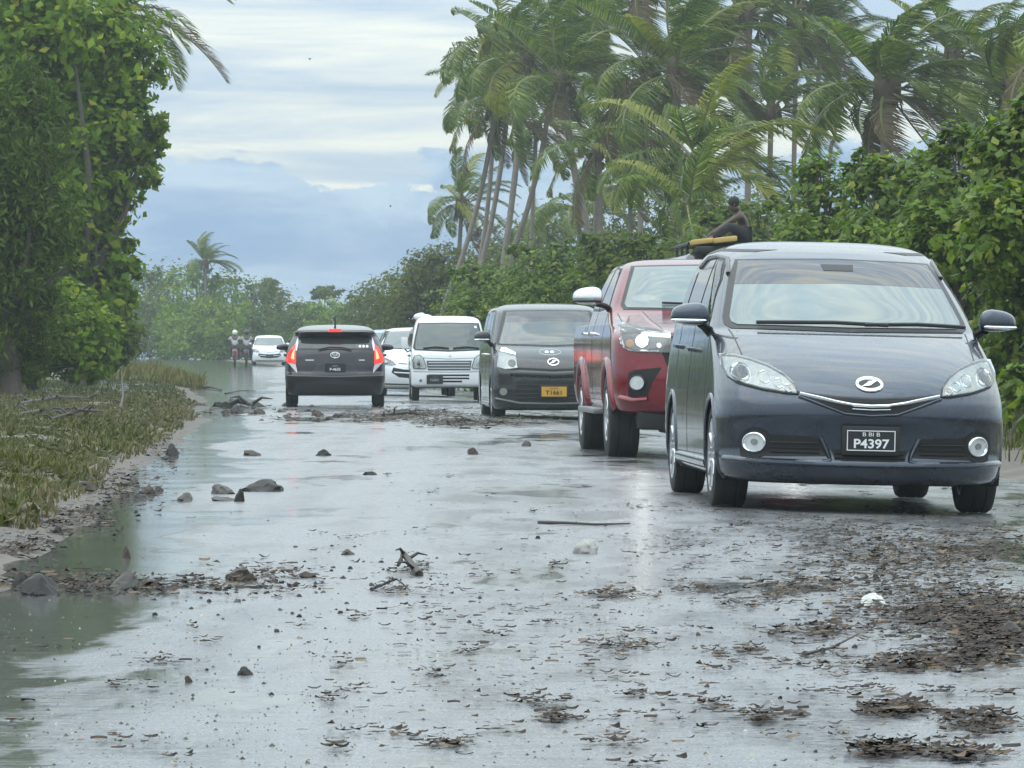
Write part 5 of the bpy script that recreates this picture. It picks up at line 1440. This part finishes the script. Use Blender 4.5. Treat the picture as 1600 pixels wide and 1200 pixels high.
one(1585, 995, 40, 30, 2, label='grey stone buried in the leaf litter')
bk = rock_mesh(57, .9, .22, 3); bk.materials.append(plain('pale_block', (.36, .35, .33), .55, var=.3, scale=14, bump=.4, bscale=30))
one(915, 865, 40, 30, 2, name='concrete_chunk', label='pale broken concrete block on the road', cat='block', mesh=bk)
bl = rock_mesh(91, .8, .02, 3); bl.materials.append(M_PALE)
one(1365, 946, 42, 24, 0, name='foam_float', label='white rounded float lying in the leaf litter', cat='float', mesh=bl)
# lesser stones: each its own object
lots = [(120, 918, 90, 14, 22, 5, 16), (300, 925, 140, 18, 22, 5, 14), (250, 640, 90, 12, 12, 8, 20), (330, 645, 80, 10, 12, 8, 22), (440, 640, 60, 8, 8, 8, 18), (200, 740, 60, 40, 14, 8, 20), (150, 790, 50, 20, 8, 6, 14), (420, 920, 180, 40, 22, 5, 12), (560, 900, 150, 50, 18, 4, 11), (300, 1000, 240, 80, 18, 4, 10), (800, 1000, 300, 110, 26, 4, 9), (1200, 1050, 250, 90, 20, 5, 10), (1450, 920, 130, 60, 16, 6, 14), (330, 640, 120, 8, 12, 10, 22), (470, 655, 70, 8, 10, 8, 18), (620, 655, 80, 8, 10, 8, 18)]
for (cx_, cy_, sx_, sy_, n, w0, w1) in lots:
    for _ in range(n):
        px, py = random.gauss(cx_, sx_ * .6), min(max(random.gauss(cy_, sy_ * .6), 622), 1195)
        w = random.uniform(w0, w1) * random.uniform(.7, 1.2)
        mi = random.choice((0, 0, 1, 1, 2))
        lab = ('small dark wet stone washed onto the road', 'small brown wet stone washed onto the road', 'small grey stone washed onto the road')[mi]
        stone(px, py, w, w * random.uniform(.35, .75), mi, label=lab, group=('small dark stones on the road', 'small brown stones on the road', 'small grey stones on the road')[mi])
# rubble heap by the far left bend
for _ in range(46):
    px, py = random.gauss(195, 34), random.gauss(592, 9)
    w = random.uniform(7, 20)
    stone(px, max(py, 578), w, w * .6, 2, label='pale grey rubble lump at the far bend under the trees', group='rubble at the far bend', on_ground=True)

def branch(name, label, pts, r, cat='branch', group=None, twigs=0, on_ground=False, lift=0.02):
    P3 = []
    for (px, py, dz) in pts:
        X, Y, z = pix_ground(px, py, surf_z if on_ground else road_z)
        P3.append(Vector((X, Y, z + lift * .3 + dz)))
    root = P3[0].copy()
    b = MB()
    q = [p - root for p in P3]
    n = len(q)
    b.tube(q, [r * (1 - .6 * i / (n - 1)) for i in range(n)], 7)
    for _ in range(twigs):
        i = random.randrange(n - 1); a = q[i].lerp(q[i + 1], random.random())
        e = a + Vector((random.uniform(-1, 1), random.uniform(-.6, .6), random.uniform(0, .28))) * r * random.uniform(5, 11)
        b.tube([a, a.lerp(e, .5) + Vector((0, 0, r)), e], [r * .5, r * .35, r * .12], 5)
    o = b.build(name, M_WOOD, None)
    o.location = root
    return tag(o, label, cat, group)
branch('stick', 'long thin straight stick beside the pale concrete block', [(842, 818, 0), (880, 820, .005), (930, 821, 0), (985, 821, .004)], .010)
branch('root_clump', 'tangled dark root sprawled on the open road', [(580, 923, 0), (600, 919, .01), (620, 915, .02), (640, 924, 0)], .007, twigs=12)
branch('root_clump', 'black curled root standing beside the tangled one', [(655, 900, 0), (630, 885, .05), (622, 893, .02)], .018, twigs=4)
branch('stick', 'forked twig in the leaf litter', [(1255, 1026, 0), (1300, 1020, .01), (1342, 1008, .03)], .006, twigs=3)
branch('log', 'short dark log lying across the far road', [(312, 606, .02), (330, 608, .05), (346, 611, .02)], .05, 'log')
branch('stick', 'bent stick behind the short dark log', [(352, 616, .01), (375, 613, .03), (400, 612, .01)], .02, twigs=2)
branch('branch', 'bare branch sticking up out of the drift pile at the grass end', [(186, 648, 0), (192, 640, .15), (190, 620, .42)], .022, twigs=3, on_ground=True)
branch('branch', 'dead branch lying farthest from the water under the trees', [(20, 655, .03), (60, 648, .08), (110, 650, .03)], .035, twigs=8, group='dead branches on the verge', on_ground=True)
branch('branch', 'dead branch on the verge closest to the drift pile', [(80, 662, .03), (125, 655, .12), (160, 650, .05)], .03, twigs=8, group='dead branches on the verge', on_ground=True)
branch('branch', 'dead branch on the verge hard against the shrub foot', [(30, 635, .05), (90, 632, .1), (150, 628, .04)], .035, twigs=8, group='dead branches on the verge', on_ground=True)
branch('driftwood', 'dark driftwood beam in the drift behind the dark hatchback', [(600, 652, .02), (640, 650, .04), (672, 652, .02)], .035, 'driftwood', twigs=4)
branch('driftwood', 'splintered plank of driftwood in front of the black van', [(700, 664, .02), (735, 662, .04), (762, 665, .02)], .03, 'driftwood', twigs=4)
branch('driftwood', 'black sodden driftwood lump left of the dark hatchback', [(352, 637, .03), (372, 633, .07), (396, 637, .03)], .07, 'driftwood', twigs=3)

def litter(name, label, clusters, mat, l0, l1, wr, curl=.22, flat=False, lift=.004, cat='litter'):
    V = []; F = []
    for (cx_, cy_, sx_, sy_, n) in clusters:
        for _ in range(n):
            px, py = random.gauss(cx_, sx_ * .6), random.gauss(cy_, sy_ * .6)
            if not (-60 < px < 1680 and 618 < py < 1230): continue
            X, Y, z = pix_ground(px, py, surf_z)
            L = random.uniform(l0, l1); w = L * wr * random.uniform(.6, 1.4)
            a = random.uniform(0, math.pi)
            if random.random() < .5: a *= .25
            dx, dy = math.cos(a), math.sin(a)
            zz = z + lift + random.random() ** 2 * (0 if flat else .018)
            k = len(V)
            cu = random.uniform(-.1, curl) * L
            tl = random.uniform(-.3, .5) * w
            for t, hw, up in ((-.5, .25, cu * .7), (-.15, 1, 0), (.2, .9, .0), (.5, .15, cu)):
                for sg in (-1, 1):
                    V.append((X + dx * L * t - dy * w * hw * .5 * sg, Y + dy * L * t + dx * w * hw * .5 * sg, zz + max(up, -.002) + (tl * sg if sg > 0 else 0) * .6 + .002))
            F += [(k, k + 1, k + 3, k + 2), (k + 2, k + 3, k + 5, k + 4), (k + 4, k + 5, k + 7, k + 6)]
    o = link_mesh(name, np_mesh(name, np.array(V), np.array(F)), mat)
    return tag(o, label, cat, kind='stuff')
M_LIT = leafmat('litter_brown', (0.010, 0.006, 0.004), (0.045, 0.027, 0.017), (.14, .10, .07), .5, .0, .12)
right_mat = [(1480, 955, 130, 34, 2300), (1560, 985, 70, 34, 2000), (1410, 880, 150, 38, 2000), (1310, 832, 120, 24, 500), (1250, 918, 90, 12, 320), (1520, 850, 110, 36, 900), (1280, 990, 80, 14, 260), (1420, 1042, 100, 12, 420), (1520, 1030, 90, 14, 420), (1400, 1112, 45, 10, 340), (1530, 1132, 60, 10, 260), (1385, 1176, 45, 9, 260), (1500, 1182, 55, 9, 200)]
mid_mat = [(950, 932, 55, 5, 200), (1090, 925, 45, 9, 170), (1180, 945, 60, 8, 130), (960, 1012, 60, 14, 150), (870, 1124, 26, 6, 90), (850, 1100, 50, 8, 70), (1110, 1103, 28, 6, 70), (1195, 1128, 26, 4, 60), (1170, 1020, 26, 6, 60), (700, 1165, 40, 6, 60), (1040, 795, 140, 8, 160), (1100, 850, 120, 24, 200), (620, 925, 40, 8, 80), (640, 896, 30, 6, 60), (740, 990, 150, 60, 180), (800, 900, 300, 90, 260), (1000, 1080, 400, 100, 320)]
for _ in range(190):
    py = random.uniform(735, 1198); px = random.choice((random.uniform(0, 1600), random.uniform(500, 1600), random.uniform(1000, 1600)))
    k_ = (py - 600) / 400
    mid_mat.append((px, py, random.uniform(8, 38) * k_ + 4, random.uniform(1.5, 5) * k_ + 1, int(random.uniform(5, 26))))
litter('leaf_litter', 'brown leaf litter matted over the wet road by the people carrier', right_mat, M_LIT, .012, .055, .40)
litter('leaf_debris', 'loose brown leaves and husk scraps over the open road', mid_mat, M_LIT, .008, .042, .45)
litter('drift_debris', 'drift of sodden husks and leaves across the road behind the dark hatchback', [(640, 648, 75, 9, 900), (725, 662, 65, 7, 700), (585, 655, 40, 5, 160), (830, 655, 60, 8, 120), (470, 655, 60, 6, 90), (380, 640, 50, 5, 110), (280, 650, 60, 8, 120)], leafmat('drift_dark', (.02, .016, .013), (.06, .045, .034), (.15, .12, .09), .5, .0), .04, .16, .28, curl=.25, lift=.01)
litter('shore_debris', 'dark scraps along the shallow water line', [(110, 912, 110, 14, 420), (300, 918, 120, 14, 260), (420, 905, 90, 20, 160), (255, 700, 30, 30, 320), (190, 765, 50, 26, 520), (110, 815, 60, 20, 420), (40, 855, 50, 14, 200)], M_LIT, .015, .06, .5, curl=.3)
# grit and crumbs
def grit(name, label, n, zones, s0, s1, mat):
    V = []; F = []
    base = [(1, 0, 0), (-.6, .8, 0), (-.5, -.8, 0), (.1, .1, .9)]
    for (x0, x1, y0, y1, wgt) in zones:
        for _ in range(int(n * wgt)):
            px = random.uniform(x0, x1); py = y0 + (y1 - y0) * random.random()
            if mnoise.noise(Vector((px * .009, py * .03, 2.0))) < random.uniform(-.5, .35): continue
            X, Y, z = pix_ground(px, py)
            s = random.uniform(s0, s1) * (1 + .5 * random.random() ** 4 * 3); a = random.uniform(0, 6.3)
            k = len(V)
            for (bx, by, bz) in base:
                V.append((X + s * (bx * math.cos(a) - by * math.sin(a)), Y + s * (bx * math.sin(a) + by * math.cos(a)), z - .001 + bz * s * .8))
            F += [(k, k + 1, k + 3), (k + 1, k + 2, k + 3), (k + 2, k, k + 3)]
    return tag(link_mesh(name, np_mesh(name, np.array(V), np.array(F)), mat), label, 'debris', kind='stuff')
grit('grit', 'coral grit and crumbs scattered over the wet road', 2000, [(0, 1600, 860, 1200, 1.2), (300, 1100, 760, 900, .3), (900, 1600, 790, 1000, .7), (0, 700, 930, 1200, .6)], .0015, .0048, leafmat('grit_mix', (.03, .028, .025), (.12, .11, .10), (.4, .39, .37), .5, 0))

# ---------------------------------------------------------------- people
def skinned(name, J, E, mat, parent, root='pelvis', grow=0.0, sub=2, keep=None):
    names = [n for n in J if keep is None or n in keep]
    bm = bmesh.new()
    sl = bm.verts.layers.skin.verify()
    vm_ = {}
    for n in names:
        p, r = J[n][0], J[n][1]
        v = bm.verts.new(p); vm_[n] = v
        rx = (r if not hasattr(r, '__len__') else r[0]) + grow; ry = (r if not hasattr(r, '__len__') else r[1]) + grow
        v[sl].radius = (rx, ry)
        v[sl].use_root = (n == root)
    for a, b in E:
        if a in vm_ and b in vm_: bm.edges.new((vm_[a], vm_[b]))
    me = bpy.data.meshes.new(name); bm.to_mesh(me); bm.free()
    tmp = bpy.data.objects.new(name + '_tmp', me); col.objects.link(tmp)
    m = tmp.modifiers.new('skin', 'SKIN'); m.use_smooth_shade = True; m.branch_smoothing = .4
    s = tmp.modifiers.new('sub', 'SUBSURF'); s.levels = sub; s.render_levels = sub
    dg = bpy.context.evaluated_depsgraph_get(); dg.update()
    me2 = bpy.data.meshes.new_from_object(tmp.evaluated_get(dg))
    bpy.data.objects.remove(tmp)
    me2.name = name; me2.materials.clear()
    me2.polygons.foreach_set('use_smooth', np.ones(len(me2.polygons), dtype=bool))
    return link_mesh(name, me2, mat, parent)
EDG = [('pelvis', 'belly'), ('belly', 'chest'), ('chest', 'neck'), ('neck', 'jaw'), ('jaw', 'skull'), ('jaw', 'nose')]
for s_ in 'lr':
    EDG += [('pelvis', 'hip' + s_), ('hip' + s_, 'knee' + s_), ('knee' + s_, 'calf' + s_), ('calf' + s_, 'ankle' + s_), ('ankle' + s_, 'toe' + s_), ('chest', 'sho' + s_), ('sho' + s_, 'elb' + s_), ('elb' + s_, 'wri' + s_), ('wri' + s_, 'palm' + s_)]
    EDG += [('palm' + s_, 'f%d%s' % (k, s_)) for k in range(4)] + [('wri' + s_, 'th' + s_), ] + [('f%d%s' % (k, s_), 'g%d%s' % (k, s_)) for k in range(4)]
SKIN = plain('dark_skin', (0.055, 0.032, 0.022), 0.5, var=.12)
HAIR = plain('black_hair', (0.010, 0.009, 0.008), 0.8, bump=.8, bscale=120)
def person(name, label, loc, rz, K, shirt=None, trousers=None, hat=None, sleeve=.6):
    """K: joint positions in metres; x sideways (+ = person's left), -y forward, z up"""
    root = empty(name, loc, (0, 0, rz)); tag(root, label, 'person')
    V = {k: Vector(p) for k, p in K.items()}
    J = {}
    rad = dict(pelvis=(.135, .11), belly=(.125, .10), chest=(.15, .11), neck=.055, jaw=(.07, .075), skull=(.088, .098), nose=.02)
    for k in ('pelvis', 'belly', 'chest', 'neck', 'jaw', 'skull'): J[k] = (V[k], rad[k])
    fwd = (V['look'] - V['skull']).normalized() if 'look' in V else Vector((0, -1, 0))
    J['nose'] = (V['jaw'].lerp(V['skull'], .45) + fwd * .095, .016)
    for s_ in 'lr':
        for k, r in (('hip', .095), ('knee', .062), ('ankle', .042), ('toe', .038), ('sho', .068), ('elb', .043), ('wri', .030)): J[k + s_] = (V[k + s_], r)
        J['calf' + s_] = (V['knee' + s_].lerp(V['ankle' + s_], .35), .060)
        a = V['wri' + s_]; d_ = (V['hand' + s_] - a).normalized(); sd = d_.cross(Vector((0, 0, 1)))
        sd = sd.normalized() if sd.length > .1 else Vector((1, 0, 0))
        J['palm' + s_] = (a + d_ * .07, (.034, .016))
        for k in range(4):
            o = sd * (k - 1.5) * .021; ln = (.045, .055, .05, .038)[k]
            J['f%d%s' % (k, s_)] = (a + d_ * (.09 + ln * .6) + o, .0095)
            J['g%d%s' % (k, s_)] = (a + d_ * (.09 + ln * 1.2) + o + Vector((0, 0, -.02)), .008)
        J['th' + s_] = (a + d_ * .055 - sd * .055, .011)
    body = skinned('body', J, EDG, SKIN, root)
    hp = V['skull'] - fwd * .018 + Vector((0, 0, .022))
    if hat is None: MB().ell(hp, (.092, .105, .092), 16, 10).build('hair', HAIR, root)
    else:
        MB().ell(hp, (.125, .14, .125), 16, 10).build('helmet', hat, root)
    for sg in (-1, 1):
        sdv = fwd.cross(Vector((0, 0, 1))).normalized()
        MB().ell(V['skull'] + sdv * sg * .088 - Vector((0, 0, .03)), (.014, .022, .03), 8, 6).build('ear', SKIN, root)
        MB().ell(V['skull'] + fwd * .086 + sdv * sg * .033 - Vector((0, 0, .012)), (.014, .010, .009), 8, 6).build('eye', plain('eye_white', (.5, .48, .45), .3), root)
    if shirt:
        Js = dict(J)
        for s_ in 'lr': Js['elb' + s_] = (V['sho' + s_].lerp(V['elb' + s_], sleeve), .056)
        skinned('shirt', Js, EDG, shirt, root, grow=.016, keep=['pelvis', 'belly', 'chest', 'shol', 'shor', 'elbl', 'elbr'])
    if trousers: skinned('trousers', J, EDG, trousers, root, grow=.018, keep=['pelvis', 'hipl', 'hipr', 'kneel', 'kneer', 'calfl', 'calfr', 'anklel', 'ankler'])
    return root
# man sitting on the lorry's rack, facing the road, knees drawn up
sx0, sy0 = pix_at(1162, 372, 72.6)[0], 72.6
sz0 = pix_at(1162, 374, 72.6)[2]
def W(px, py, dy): 
    p = pix_at(px, py, sy0); return (p[0] - sx0, dy, p[2] - sz0)
K = dict(pelvis=W(1161, 362, .05), belly=W(1163, 350, .04), chest=W(1159, 337, .02), neck=W(1151, 330, 0), jaw=W(1146, 325, -.01), skull=W(1145, 318, -.01), look=W(1125, 322, -.06),
         hipl=W(1160, 366, .13), kneel=W(1141, 352, .26), anklel=W(1110, 372, .22), toel=W(1101, 373, .22), hipr=W(1160, 366, -.08), kneer=W(1139, 354, -.32), ankler=W(1113, 372, -.22), toer=W(1103, 375, -.22),
         shol=W(1157, 335, .19), elbl=W(1137, 349, .22), wril=W(1117, 360, .14), handl=W(1110, 365, .12), shor=W(1156, 336, -.17), elbr=W(1141, 347, -.20), wrir=W(1119, 362, -.10), handr=W(1111, 367, -.08))
person('person', 'shirtless man in dark trousers sitting on top of the lorry with knees drawn up', (sx0, sy0, sz0), 0, K, None, plain('dark_cloth', (.014, .014, .018), .85))
for (a, b, lab, dy) in (((1077, 381), (1112, 377), 'yellow board tied flat on the lorry rack, paler end outward', .2), ((1113, 378), (1148, 374), 'second yellow board on the lorry rack under the sitting man', -.1)):
    p0, p1 = Vector(pix_at(*a, 72.2 + dy)), Vector(pix_at(*b, 72.2 + dy))
    m = (p0 + p1) / 2; L = (p1 - p0).length
    o = MB().box((0, 0, 0), (L * 1.02, 1.5, .085), bev=.025).build('board', plain('yellow_board', (.52, .36, .11), .5, var=.2), None)
    o.location = m; o.rotation_euler = (0, -math.atan2(p1.z - p0.z, p1.x - p0.x), 0)
    tag(o, lab, 'board')
p = pix_at(1115, 391, 72.2)
o = MB().box((0, 0, 0), (.62, 1.3, .10), bev=.03).box((.55, .4, .02), (.9, 1.4, .16), bev=.03).build('load', plain('tarp_dark', (.015, .015, .018), .6), None)
o.location = p; tag(o, 'dark tarpaulin bundle under the yellow boards', 'bundle')

# man leaning out from the bed of the mini truck
bx, by = -1.62, 88.95
bz = road_z(bx, by) + .65
K = dict(pelvis=(.0, .0, .42), belly=(-.06, -.02, .56), chest=(-.16, -.05, .74), neck=(-.30, -.10, .86), jaw=(-.36, -.13, .92), skull=(-.40, -.14, .99), look=(-.30, -.6, .90),
         hipl=(.10, 0, .40), kneel=(.12, -.26, .10), anklel=(.12, .12, .06), toel=(.12, .24, .04), hipr=(-.08, 0, .40), kneer=(-.08, -.26, .10), ankler=(-.08, .12, .06), toer=(-.08, .24, .04),
         shol=(-.05, -.12, .80), elbl=(.16, -.22, .66), wril=(.10, -.30, .88), handl=(.05, -.33, .95), shor=(-.34, -.02, .72), elbr=(-.42, -.10, .50), wrir=(-.38, -.26, .40), handr=(-.36, -.32, .36))
person('person', 'man leaning out sideways behind the mini truck cab', (bx, by, bz), 0, K, plain('pale_shirt', (.45, .43, .36), .8), plain('dark_cloth', (.014, .014, .018), .85), sleeve=.5)
p = pix_at(661, 497, 88.2)
o = MB().ell((0, 0, .02), (.17, .2, .075), 16, 10, fn=lambda q: (q.x + .05 * math.sin(q.y * 9), q.y, q.z * (1.2 if q.x < 0 else .8))).build('cloth_bundle', plain('white_cloth', (.72, .72, .74), .8, bump=.5, bscale=14), None)
o.location = p; tag(o, 'white cloth bundle on the mini truck cab roof', 'bundle')

# ---------------------------------------------------------------- motorcycles at the far bend
def motorcycle(label, X, Y, rz, colr):
    z = road_z(X, Y)
    r = empty('motorcycle', (X, Y, z), (0, 0, rz)); tag(r, label, 'motorcycle')
    for y in (-.62, .62):
        w = empty('wheel', (0, y, .29), (0, 0, 0), r)
        MB().lathe([(-.05, .22), (-.055, .25), (-.035, .285), (0, .295), (.035, .285), (.055, .25), (.05, .22)], n=28).build('tyre', M_RUBBER, w)
        rm = MB().lathe([(-.03, .23), (-.04, .215), (.04, .215), (.03, .23)], n=28).lathe([(-.05, .001), (-.05, .05), (.05, .05), (.05, .001)], n=12)
        for k in range(6):
            a = k * math.pi / 3; rm.tube([(0, math.cos(a) * .04, math.sin(a) * .04), (0, math.cos(a) * .22, math.sin(a) * .22)], .012, 5)
        rm.build('rim', M_ALLOY, w)
    bd = paint(colr[0], colr[1], 0, .3)
    MB().ell((0, .45, .68), (.13, .38, .13), 14, 10, .8).ell((0, .05, .45), (.14, .38, .16), 14, 10, .8).build('fairing', bd, r)
    MB().box((0, .25, .80), (.24, .75, .09), bev=.035).build('seat', M_BLACK, r)
    MB().tube([(0, -.62, .29), (0, -.48, .75), (0, -.42, 1.0)], .035).box((0, -.62, .60), (.12, .45, .05), bev=.02).build('fork', M_BLACK, r)
    MB().tube([(-.34, -.30, 1.04), (-.15, -.42, 1.02), (.15, -.42, 1.02), (.34, -.30, 1.04)], .016).build('handlebar', M_BLACK, r)
    MB().box((0, .82, .62), (.14, .05, .08), bev=.015).build('tail_light', plain('red_lens', (.35, .01, .01), .15), r)
    MB().box((0, .86, .46), (.17, .015, .14)).build('license_plate', M_BLACK, r)
    MB().tube([(.13, .0, .30), (.15, .7, .36)], [.035, .05]).build('exhaust', M_ALLOY, r)
    MB().box((0, .2, .38), (.05, .9, .06)).tube([(-.2, 0, .3), (.2, 0, .3)], .02).build('frame', M_UNDER, r)
    for sg in (-1, 1): MB().ell((sg * .36, -.36, 1.2), (.06, .02, .045), 10, 6).tube([(sg * .30, -.33, 1.05), (sg * .36, -.36, 1.18)], .008).build('mirror', M_BLACK, r)
    return Vector((X, Y, z))
def rider(label, b, dy, shirt, trs, hat, rz):
    o = dy
    K = dict(pelvis=(0, o + .22, .92), belly=(0, o + .18, 1.06), chest=(0, o + .12, 1.27), neck=(0, o + .08, 1.42), jaw=(0, o + .05, 1.48), skull=(0, o + .05, 1.56), look=(0, o - 1, 1.54))
    for s_, sg in (('l', 1), ('r', -1)):
        K.update({'hip' + s_: (sg * .10, o + .18, .88), 'knee' + s_: (sg * .22, o - .18, .72), 'ankle' + s_: (sg * .20, o + .05, .34), 'toe' + s_: (sg * .20, o - .08, .29),
                  'sho' + s_: (sg * .19, o + .12, 1.34), 'elb' + s_: (sg * .33, o - .04, 1.14), 'wri' + s_: (sg * .30, o - .26, 1.06), 'hand' + s_: (sg * .27, o - .36, 1.06)})
    person('person', label, b, rz, K, shirt, trs, hat)
rz = math.radians(184)
def road_at(px, Y): 
    return (px - CXP) / FPX * Y
tr_d = plain('trouser_grey', (.03, .03, .035), .85)
W_HELM = plain('white_helmet', (.75, .76, .78), .3); D_HELM = plain('dark_helmet', (.03, .03, .03), .3)
b1_ = motorcycle('red motorcycle ridden away by the man in a white helmet', road_at(367, 214), 214.0, math.radians(3) + math.pi, ('bike_red', (.22, .02, .02)))
b2_ = motorcycle('dark motorcycle carrying two riders beside the red one', road_at(385, 211), 211.0, math.radians(3) + math.pi, ('bike_dark', (.03, .03, .04)))
rider('rider in pale shirt and white helmet on the red motorcycle', b1_, 0, plain('shirt_pale', (.42, .42, .42), .8), tr_d, W_HELM, math.radians(3) + math.pi)
rider('rider in front on the dark motorcycle in a grey shirt', b2_, -.12, plain('shirt_grey', (.30, .30, .32), .8), tr_d, plain('grey_helmet', (.25, .24, .24), .4), math.radians(-2) + math.pi)
rider('passenger in pale grey shirt and dark helmet on the dark motorcycle', b2_, .26, plain('shirt_pale2', (.36, .36, .37), .8), tr_d, D_HELM, math.radians(5) + math.pi)

# two birds in the sky
for (px, py, d, ws_, lab) in ((484, 92, 170, .20, 'bird gliding high over the road'), (610, 322, 170, .14, 'bird gliding low before the cloud bank')):
    r = empty('bird', pix_at(px, py, d)); tag(r, lab, 'bird')
    MB().ell((0, 0, 0), (.035, .12, .035), 8, 6).build('body', M_BLACK, r)
    for sg in (-1, 1):
        MB().add([(0, .04, .01), (0, -.05, .01), (sg * ws_ * .5, -.02, .05), (sg * ws_ * .5, .03, .05), (sg * ws_, .06, .0), (0, .04, .0), (0, -.05, .0), (sg * ws_ * .5, -.02, .04), (sg * ws_ * .5, .03, .04)], [(0, 1, 2, 3), (3, 2, 4), (5, 8, 7, 6), (8, 4, 7)]).build('wing', M_BLACK, r, False)

# ---------------------------------------------------------------- damp sea air
hz = MB().box((0, 182, 8.2), (440, 440, 19.0)).build('haze', None, None, False)
tag(hz, 'thin pale salt haze over the whole place', kind='stuff')
m = bpy.data.materials.new('haze'); m.use_nodes = True
t = m.node_tree; t.nodes.clear()
pv = N(t, 'ShaderNodeVolumePrincipled')
pv.inputs['Color'].default_value = (0.52, 0.59, 0.60, 1)
pv.inputs['Density'].default_value = 0.0008
pv.inputs['Anisotropy'].default_value = 0.2
mo = N(t, 'ShaderNodeOutputMaterial'); t.links.new(pv.outputs[0], mo.inputs['Volume'])
hz.data.materials.clear(); hz.data.materials.append(m)
